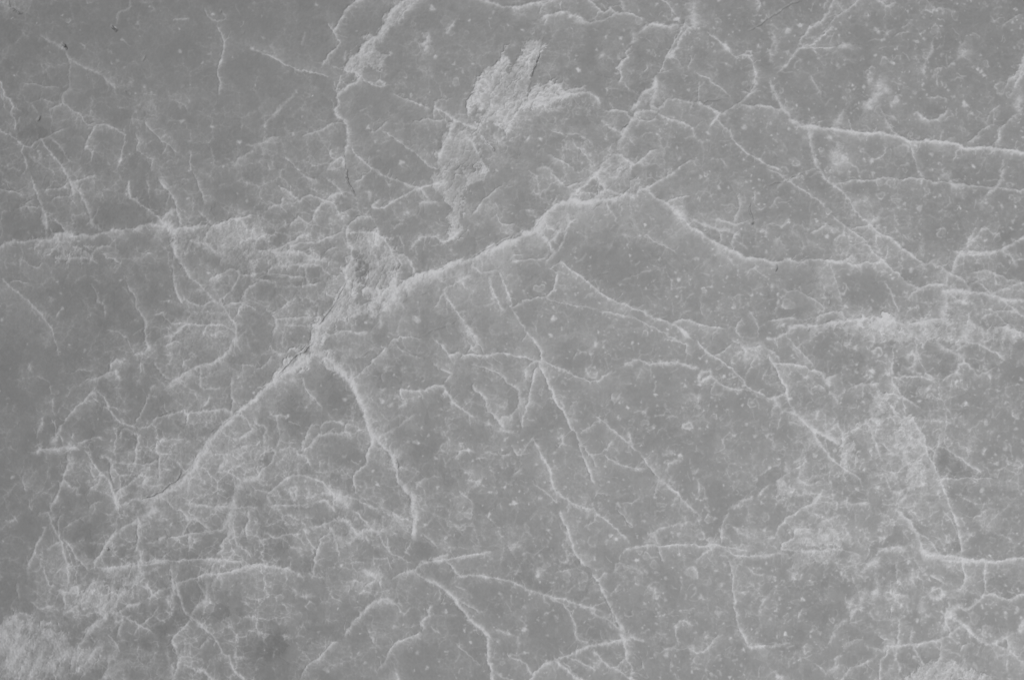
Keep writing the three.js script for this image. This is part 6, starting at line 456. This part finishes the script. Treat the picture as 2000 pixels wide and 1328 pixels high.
// hairs and splinters that leave the veins
for (const { w, b, p } of veins.slice()) {
  if (b < .3) continue;
  for (let i = 1; i < p.length; i++) {
    const [ax, ay] = p[i - 1], [bx, by] = p[i], len = Math.hypot(bx - ax, by - ay), a0 = Math.atan2(by - ay, bx - ax);
    for (let s = rnd() * 11; s < len; s += 5 + rnd() * 13) {
      const t = s / len, a = a0 + (rnd() < .5 ? 1 : -1) * (.25 + rnd() * 1.1) + (rnd() < .5 ? Math.PI : 0), l = 2.5 + rnd() * rnd() * 16, e = (rnd() - .5) * 1.8, o = (rnd() - .5) * w * 3;
      const x = ax + (bx - ax) * t - Math.sin(a0) * o, y = ay + (by - ay) * t + Math.cos(a0) * o, q = [[x, y], [x + Math.cos(a) * l, y + Math.sin(a) * l], [x + Math.cos(a) * l + Math.cos(a + e) * l * .8, y + Math.sin(a) * l + Math.sin(a + e) * l * .8]];
      const hb = b * (.25 + rnd() * .45), hw = .6 + rnd() * .7; trace(q, 7);
      box(...bounds(q, 7), k => { const d = near[k]; near[k] = 1e9; if (d < 7) { over(k, hb * (Math.exp(-((d / hw) ** 2)) + .2 * Math.exp(-d / 2.5)) * (.3 + .7 * nF[k] + .4 * nG[k])); } });
    }
  }
}
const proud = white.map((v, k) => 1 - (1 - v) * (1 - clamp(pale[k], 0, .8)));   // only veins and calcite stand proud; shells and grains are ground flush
// shell rings and grains
const wobble = () => { const a = [rnd() * 6.28, rnd() * 6.28, rnd() * 6.28]; return t => 1 + .16 * Math.sin(2 * t + a[0]) + .12 * Math.sin(3 * t + a[1]) + .07 * Math.sin(5 * t + a[2]); };
function inclusion(cx, cy, r, b, hollow, id) {
  const wob = wobble(), gap = rnd() * 6.28, th = Math.max(1.1, r * .2), m = r * 1.7 + 4;
  box(cx - m, cy - m, cx + m, cy + m, (k, x, y) => {
    const u = x + WX[k] * 1.1 - cx, v = y + WY[k] * 1.1 - cy, t = Math.atan2(v, u), q = Math.hypot(u, v) / wob(t), lively = 1.25 * (.3 + .8 * nG[k] + .6 * nF[k]) * (.4 + 1.2 * nB[k]);
    if (hollow) { const d = (q - r) / th; over(k, b * lively * (Math.exp(-d * d) * (.65 + .35 * Math.cos(t - gap)) + .22 * smooth(r, r * .6, q))); if (id >= 0 && q < r + th * .7) take(k, id, .4 + b * .4); }
    else { over(k, b * lively * 1.1 * smooth(r * 1.2 + 1.2, r * .45 - .5, q)); if (id >= 0 && q < r * .95) take(k, id, .4 + b * .4); }
  });
}
for (const q of rings) inclusion(q.x, q.y, q.r, q.b, true, q.r >= 3.5 ? part('shell_ring', q.r * q.b) : -1);
for (const q of blobs) inclusion(q.x, q.y, q.r * .9, q.b, false, q.r >= 3 ? part('pale_grain', q.r * q.b) : -1);
// unnumbered small matter: flecks, shards and little rings, thick on the right of the slab, sparse on the left
const richness = (x, y) => clamp(.1 + .9 * smooth(520, 1650, x + (y - 660) * .25) + .25 * Math.exp(-((x - 900) ** 2 + (y - 900) ** 2) / 9e4), 0, 1) * (.35 + 1.1 * fbm(x / 130, y / 130, 2));
for (let n = 0; n < 15000; n++) { const x = X0 + rnd() * (X1 - X0), y = Y0 + rnd() * (Y1 - Y0), r = .8 + rnd() * rnd() * 3.4, b = .1 + rnd() * .34; if (rnd() < richness(x, y)) inclusion(x, y, r, b, false, -1); }
for (let n = 0; n < 3400; n++) { const x = X0 + rnd() * (X1 - X0), y = Y0 + rnd() * (Y1 - Y0), r = 2 + rnd() * rnd() * 7, b = .12 + rnd() * .22; if (rnd() < richness(x, y) * .8) inclusion(x, y, r, b, true, -1); }
for (let n = 0; n < 4000; n++) {
  const x = X0 + rnd() * (X1 - X0), y = Y0 + rnd() * (Y1 - Y0), keep = rnd() < richness(x, y), a = rnd() * 6.28, l = 3 + rnd() * 9, e = (rnd() - .5) * 1.6, b = .12 + rnd() * .3, w = .8 + rnd() * 1.3;
  if (!keep) continue;
  const p = [[x, y], [x + Math.cos(a) * l, y + Math.sin(a) * l], [x + Math.cos(a) * l + Math.cos(a + e) * l, y + Math.sin(a) * l + Math.sin(a + e) * l]];
  trace(p, 8);
  box(...bounds(p, 8), k => { const d = near[k]; near[k] = 1e9; if (d < 8) over(k, b * Math.exp(-((d / w) ** 2)) * (.5 + nB[k])); });
}
// cracks and pits
for (const c of cracks) {
  const id = part('crack', 10), p = rough(c.p), w = .7 + c.d * .16;
  const total = trace(p, 9);
  box(...bounds(p, 9), k => {
    const d = near[k]; near[k] = 1e9; if (d > 9) return;
    const end = Math.min(1, .4 + Math.min(along[k], total - along[k]) / 10), g = Math.exp(-((d / w) ** 2));
    depth[k] = Math.max(depth[k], (c.d < 2.1 ? c.d * .5 : c.d * .8) * g * end * (.6 + .8 * nB[k]));
    if (g > .3) take(k, id, 3);
  });
}

// ---------- colour of the stone ----------
const toLinear = v => v <= .04045 ? v / 12.92 : Math.pow((v + .055) / 1.055, 2.4), toByte = l => clamp(Math.round(255 * (l <= .0031308 ? l * 12.92 : 1.055 * Math.pow(l, 1 / 2.4) - .055)), 0, 255);
const GREY = 136, SPAN = 60, GAIN = 1 / .85;
const webs = [[300, 950, 260, .9], [600, 480, 220, .8], [1780, 680, 260, .7], [1700, 1080, 300, .7], [450, 1180, 260, .9], [860, 900, 240, .5], [1150, 300, 240, .6], [150, 330, 220, .5]];
const mosaic = (x, y, s) => {                            // grains of broken stone: distance to the nearest joint, and a tone for the grain
  const u = x / s, v = y / s, iu = Math.floor(u), iv = Math.floor(v); let a = 9, b = 9, t = 0;
  for (let j = -1; j <= 1; j++) for (let i = -1; i <= 1; i++) {
    const h = ((iu + i) & 255) | (((iv + j) & 255) << 8), du = iu + i + .1 + .8 * lattice[h] - u, dv = iv + j + .1 + .8 * lattice[(h + 9973) & 65535] - v, d = Math.sqrt(du * du + dv * dv);
    if (d < a) { b = a; a = d; t = lattice[(h + 31337) & 65535]; } else if (d < b) b = d;
  }
  return { e: (b - a) * s, t };
};
const pixels = new Uint8Array(N * 4), relief = F(), crust = F();
for (let j = 0, k = 0; j < TH; j++) for (let i = 0; i < TW; i++, k++) {
  const x = X0 + (i + .5) / S, y = Y0 + (j + .5) / SY;
  let web = .3; for (const [a, b, r, s] of webs) web += s * Math.exp(-((x - a) ** 2 + (y - b) ** 2) / (r * r));
  const dense = clamp(web * .8 + mist[k] * 1.7, 0, 1.2), c1 = mosaic(x + WX[k] * 2.2, y + WY[k] * 2.2, 46), c2 = mosaic(x + WX[k] * .9 + 700, y + WY[k] * .9, 21), c3 = mosaic(x * .8 + y * .5 + WX[k] * .8, y * .9 - x * .45 + WY[k] * .8, 31);
  const fil = (Math.exp(-c1.e / 1.5) * .5 + Math.exp(-c1.e / 7) * .14) * smooth(.38, .58, nA[k] * .6 + nB[k] * .4) + Math.exp(-c2.e / 1.1) * .38 * smooth(.42, .62, nB[k] * .6 + nA[k] * .4) + Math.exp(-c3.e / 1) * .4 * smooth(.45, .62, nB[k] * .5 + nS[k] * .2 + nA[k] * .3);
  over(k, dense * (fil + .07 * smooth(.3, .7, nA[k] * .7 + nS[k] * .3) + .2 * Math.pow(nF[k], 3) * smooth(.35, .6, nA[k])) * (.6 + .7 * nG[k]));
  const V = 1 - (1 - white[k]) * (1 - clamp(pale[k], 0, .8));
  const broad = fbm(x / 190 + 4, y / 190 + 2, 2) - .5;
  const calm = Math.max(Math.exp(-(((x - 330) / 330) ** 2 + ((y - 90) / 260) ** 2)), Math.exp(-(((x - 40) / 130) ** 2 + ((y - 850) / 330) ** 2))), busy = 1 - .6 * calm;
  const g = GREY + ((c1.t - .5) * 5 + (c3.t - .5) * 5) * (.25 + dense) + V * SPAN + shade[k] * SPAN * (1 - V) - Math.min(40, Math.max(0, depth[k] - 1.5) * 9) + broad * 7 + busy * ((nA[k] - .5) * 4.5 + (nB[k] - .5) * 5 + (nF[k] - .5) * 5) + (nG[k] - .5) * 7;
  const l = toLinear(g / 255) * GAIN, q = k * 4;
  pixels[q] = toByte(l * .998); pixels[q + 1] = toByte(l); pixels[q + 2] = toByte(l * (1.004 + .02 * V)); pixels[q + 3] = 255;
  relief[k] = (nA[k] - .5) * .3 - depth[k];
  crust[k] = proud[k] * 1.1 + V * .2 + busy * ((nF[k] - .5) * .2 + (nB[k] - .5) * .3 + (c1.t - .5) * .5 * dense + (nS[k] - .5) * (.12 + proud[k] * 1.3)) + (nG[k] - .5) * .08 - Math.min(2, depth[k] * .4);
}
const map = new THREE.DataTexture(pixels, TW, TH);
map.colorSpace = THREE.SRGBColorSpace; map.magFilter = THREE.LinearFilter; map.minFilter = THREE.LinearFilter; map.needsUpdate = true;
const bumps = new Float32Array(N * 4); for (let k = 0; k < N; k++) { const h = clamp((crust[k] + 2) / 6, 0, 1); bumps[k * 4] = bumps[k * 4 + 1] = bumps[k * 4 + 2] = h; bumps[k * 4 + 3] = 1; }
const bumpMap = new THREE.DataTexture(bumps, TW, TH, THREE.RGBAFormat, THREE.FloatType); bumpMap.magFilter = bumpMap.minFilter = THREE.LinearFilter; bumpMap.needsUpdate = true;
const bumpScale = 6 * UNIT;                              // the crust's full range in metres
const stone = new THREE.MeshStandardMaterial({ map, bumpMap, bumpScale, roughness: .58, metalness: 0 }); stone.name = 'honed_grey_marble';
const calcite = new THREE.MeshStandardMaterial({ map, bumpMap, bumpScale, roughness: .54, metalness: 0 }); calcite.name = 'white_calcite';

// ---------- which pieces stand as parts of their own ----------
const cell = []; const most = { vein: 300, shell_ring: 150, pale_grain: 150 };
const rank = {}; parts.forEach((p, i) => (rank[p.name] ??= []).push(i));
const slot = new Int32Array(parts.length), bins = [{ name: 'slab_body', index: [] }];
for (const name in rank) {
  const list = rank[name].sort((a, b) => parts[b].size - parts[a].size); let rest = -1;
  list.forEach((id, n) => {
    if (n < (most[name] ?? 300)) slot[id] = bins.push({ name, index: [] }) - 1;
    else { if (rest < 0) rest = bins.push({ name: name === 'vein' ? 'hairline_veins' : 'small_grains', index: [], stuff: true }) - 1; slot[id] = rest; }
  });
}

// ---------- one continuous surface, shared out between the parts ----------
const lines = (a, b, c, d, step, wide) => { const o = []; for (let x = a; x < b - wide * .5; x += wide) o.push(x); for (let x = b; x < c - step * .5; x += step) o.push(x); for (let x = c; x < d - wide * .5; x += wide) o.push(x); o.push(d); return o; };
const gx = lines(X0, -16, 2016, X1, 1.8, 8), gy = lines(Y0, -16, 1344, Y1, 1.8, 8), GW = gx.length, GH = gy.length;
const px = new Float32Array(GW * GH * 3), nn = new Float32Array(GW * GH * 3), uv = new Float32Array(GW * GH * 2);
const sampleAt = (f, x, y) => { const a = clamp((x - X0) * S - .5, 0, TW - 1.001), b = clamp((y - Y0) * SY - .5, 0, TH - 1.001), i = a | 0, j = b | 0, u = a - i, v = b - j, k = j * TW + i; return (f[k] * (1 - u) + f[k + 1] * u) * (1 - v) + (f[k + TW] * (1 - u) + f[k + TW + 1] * u) * v; };
const rim = (i, j) => i === 0 || j === 0 || i === GW - 1 || j === GH - 1;
for (let j = 0, v = 0; j < GH; j++) for (let i = 0; i < GW; i++, v++) {
  px[v * 3] = (gx[i] - 1000) * UNIT; px[v * 3 + 2] = (gy[j] - 664) * UNIT;
  px[v * 3 + 1] = TOP + (rim(i, j) ? 0 : sampleAt(relief, gx[i], gy[j]) * UNIT);
  uv[v * 2] = (gx[i] - X0) / (X1 - X0); uv[v * 2 + 1] = (gy[j] - Y0) / (Y1 - Y0);
}
for (let j = 0, v = 0; j < GH; j++) for (let i = 0; i < GW; i++, v++) {
  const l = i ? v - 1 : v, r = i < GW - 1 ? v + 1 : v, u = j ? v - GW : v, d = j < GH - 1 ? v + GW : v;
  const sx = (px[r * 3 + 1] - px[l * 3 + 1]) / (px[r * 3] - px[l * 3]), sz = (px[d * 3 + 1] - px[u * 3 + 1]) / (px[d * 3 + 2] - px[u * 3 + 2]), m = 1 / Math.hypot(sx, sz, 1);
  nn[v * 3] = -sx * m; nn[v * 3 + 1] = m; nn[v * 3 + 2] = -sz * m;
}
for (let j = 0; j < GH - 1; j++) for (let i = 0; i < GW - 1; i++) {
  const a = j * GW + i, b = a + 1, c = a + GW, d = c + 1, x = (gx[i] + gx[i + 1]) / 2, y = (gy[j] + gy[j + 1]) / 2;
  const k = clamp(Math.floor((y - Y0) * SY), 0, TH - 1) * TW + clamp(Math.floor((x - X0) * S), 0, TW - 1), o = owner[k];
  bins[o < 0 ? 0 : slot[o]].index.push(a, c, b, b, c, d);
}
const slab = new THREE.Group(); slab.name = 'marble_slab';
slab.userData = { label: 'grey marble slab with white branching veins filling the whole picture', category: 'stone slab', kind: 'thing' };
scene.add(slab);
const remap = new Int32Array(GW * GH).fill(-1), used = {};
for (const bin of bins) {
  if (bin.index.length < 36) { if (bin.index.length) bins[0].late = (bins[0].late || []).concat(bin.index); continue; }
  if (bin.name === 'slab_body') continue;
  addPart(bin);
}
if (bins[0].late) for (const v of bins[0].late) bins[0].index.push(v);
addPart(bins[0]);
function addPart(bin) {
  const list = [], idx = new Uint32Array(bin.index.length);
  bin.index.forEach((v, n) => { if (remap[v] < 0) { remap[v] = list.length; list.push(v); } idx[n] = remap[v]; });
  const P = new Float32Array(list.length * 3), Q = new Float32Array(list.length * 3), T = new Float32Array(list.length * 2);
  list.forEach((v, n) => { for (let c = 0; c < 3; c++) { P[n * 3 + c] = px[v * 3 + c]; Q[n * 3 + c] = nn[v * 3 + c]; } T[n * 2] = uv[v * 2]; T[n * 2 + 1] = uv[v * 2 + 1]; remap[v] = -1; });
  const g = new THREE.BufferGeometry();
  g.setAttribute('position', new THREE.BufferAttribute(P, 3)); g.setAttribute('normal', new THREE.BufferAttribute(Q, 3)); g.setAttribute('uv', new THREE.BufferAttribute(T, 2)); g.setIndex(new THREE.BufferAttribute(idx, 1));
  const m = new THREE.Mesh(g, bin.name === 'slab_body' || bin.name === 'crack' || bin.name === 'dark_clast' ? stone : calcite);
  const n = used[bin.name] = (used[bin.name] ?? -1) + 1; m.name = n ? `${bin.name}_${String(n).padStart(3, '0')}` : bin.name;
  if (bin.stuff) m.userData.kind = 'stuff';
  m.castShadow = m.receiveShadow = true; slab.add(m);
}
// sawn sides and underside of the slab
const wx = (X0 - 1000) * UNIT, ex = (X1 - 1000) * UNIT, nz = (Y0 - 664) * UNIT, sz = (Y1 - 664) * UNIT;
const sawn = new THREE.BufferGeometry(), sp = [], sn = [], su = [], si = [];
const face = (a, b, c, d, n) => { const o = sp.length / 3; for (const [q, t] of [[a, [0, 0]], [b, [1, 0]], [c, [1, .06]], [d, [0, .06]]]) { sp.push(...q); sn.push(...n); su.push(...t); } si.push(o, o + 1, o + 2, o, o + 2, o + 3); };
face([wx, 0, sz], [ex, 0, sz], [ex, TOP, sz], [wx, TOP, sz], [0, 0, 1]); face([ex, 0, nz], [wx, 0, nz], [wx, TOP, nz], [ex, TOP, nz], [0, 0, -1]);
face([wx, 0, nz], [wx, 0, sz], [wx, TOP, sz], [wx, TOP, nz], [-1, 0, 0]); face([ex, 0, sz], [ex, 0, nz], [ex, TOP, nz], [ex, TOP, sz], [1, 0, 0]); face([wx, 0, nz], [ex, 0, nz], [ex, 0, sz], [wx, 0, sz], [0, -1, 0]);
sawn.setAttribute('position', new THREE.Float32BufferAttribute(sp, 3)); sawn.setAttribute('normal', new THREE.Float32BufferAttribute(sn, 3)); sawn.setAttribute('uv', new THREE.Float32BufferAttribute(su, 2)); sawn.setIndex(si);
const edge = new THREE.Mesh(sawn, stone); edge.name = 'sawn_edge'; edge.castShadow = edge.receiveShadow = true; slab.add(edge);

renderer.render(scene, camera);
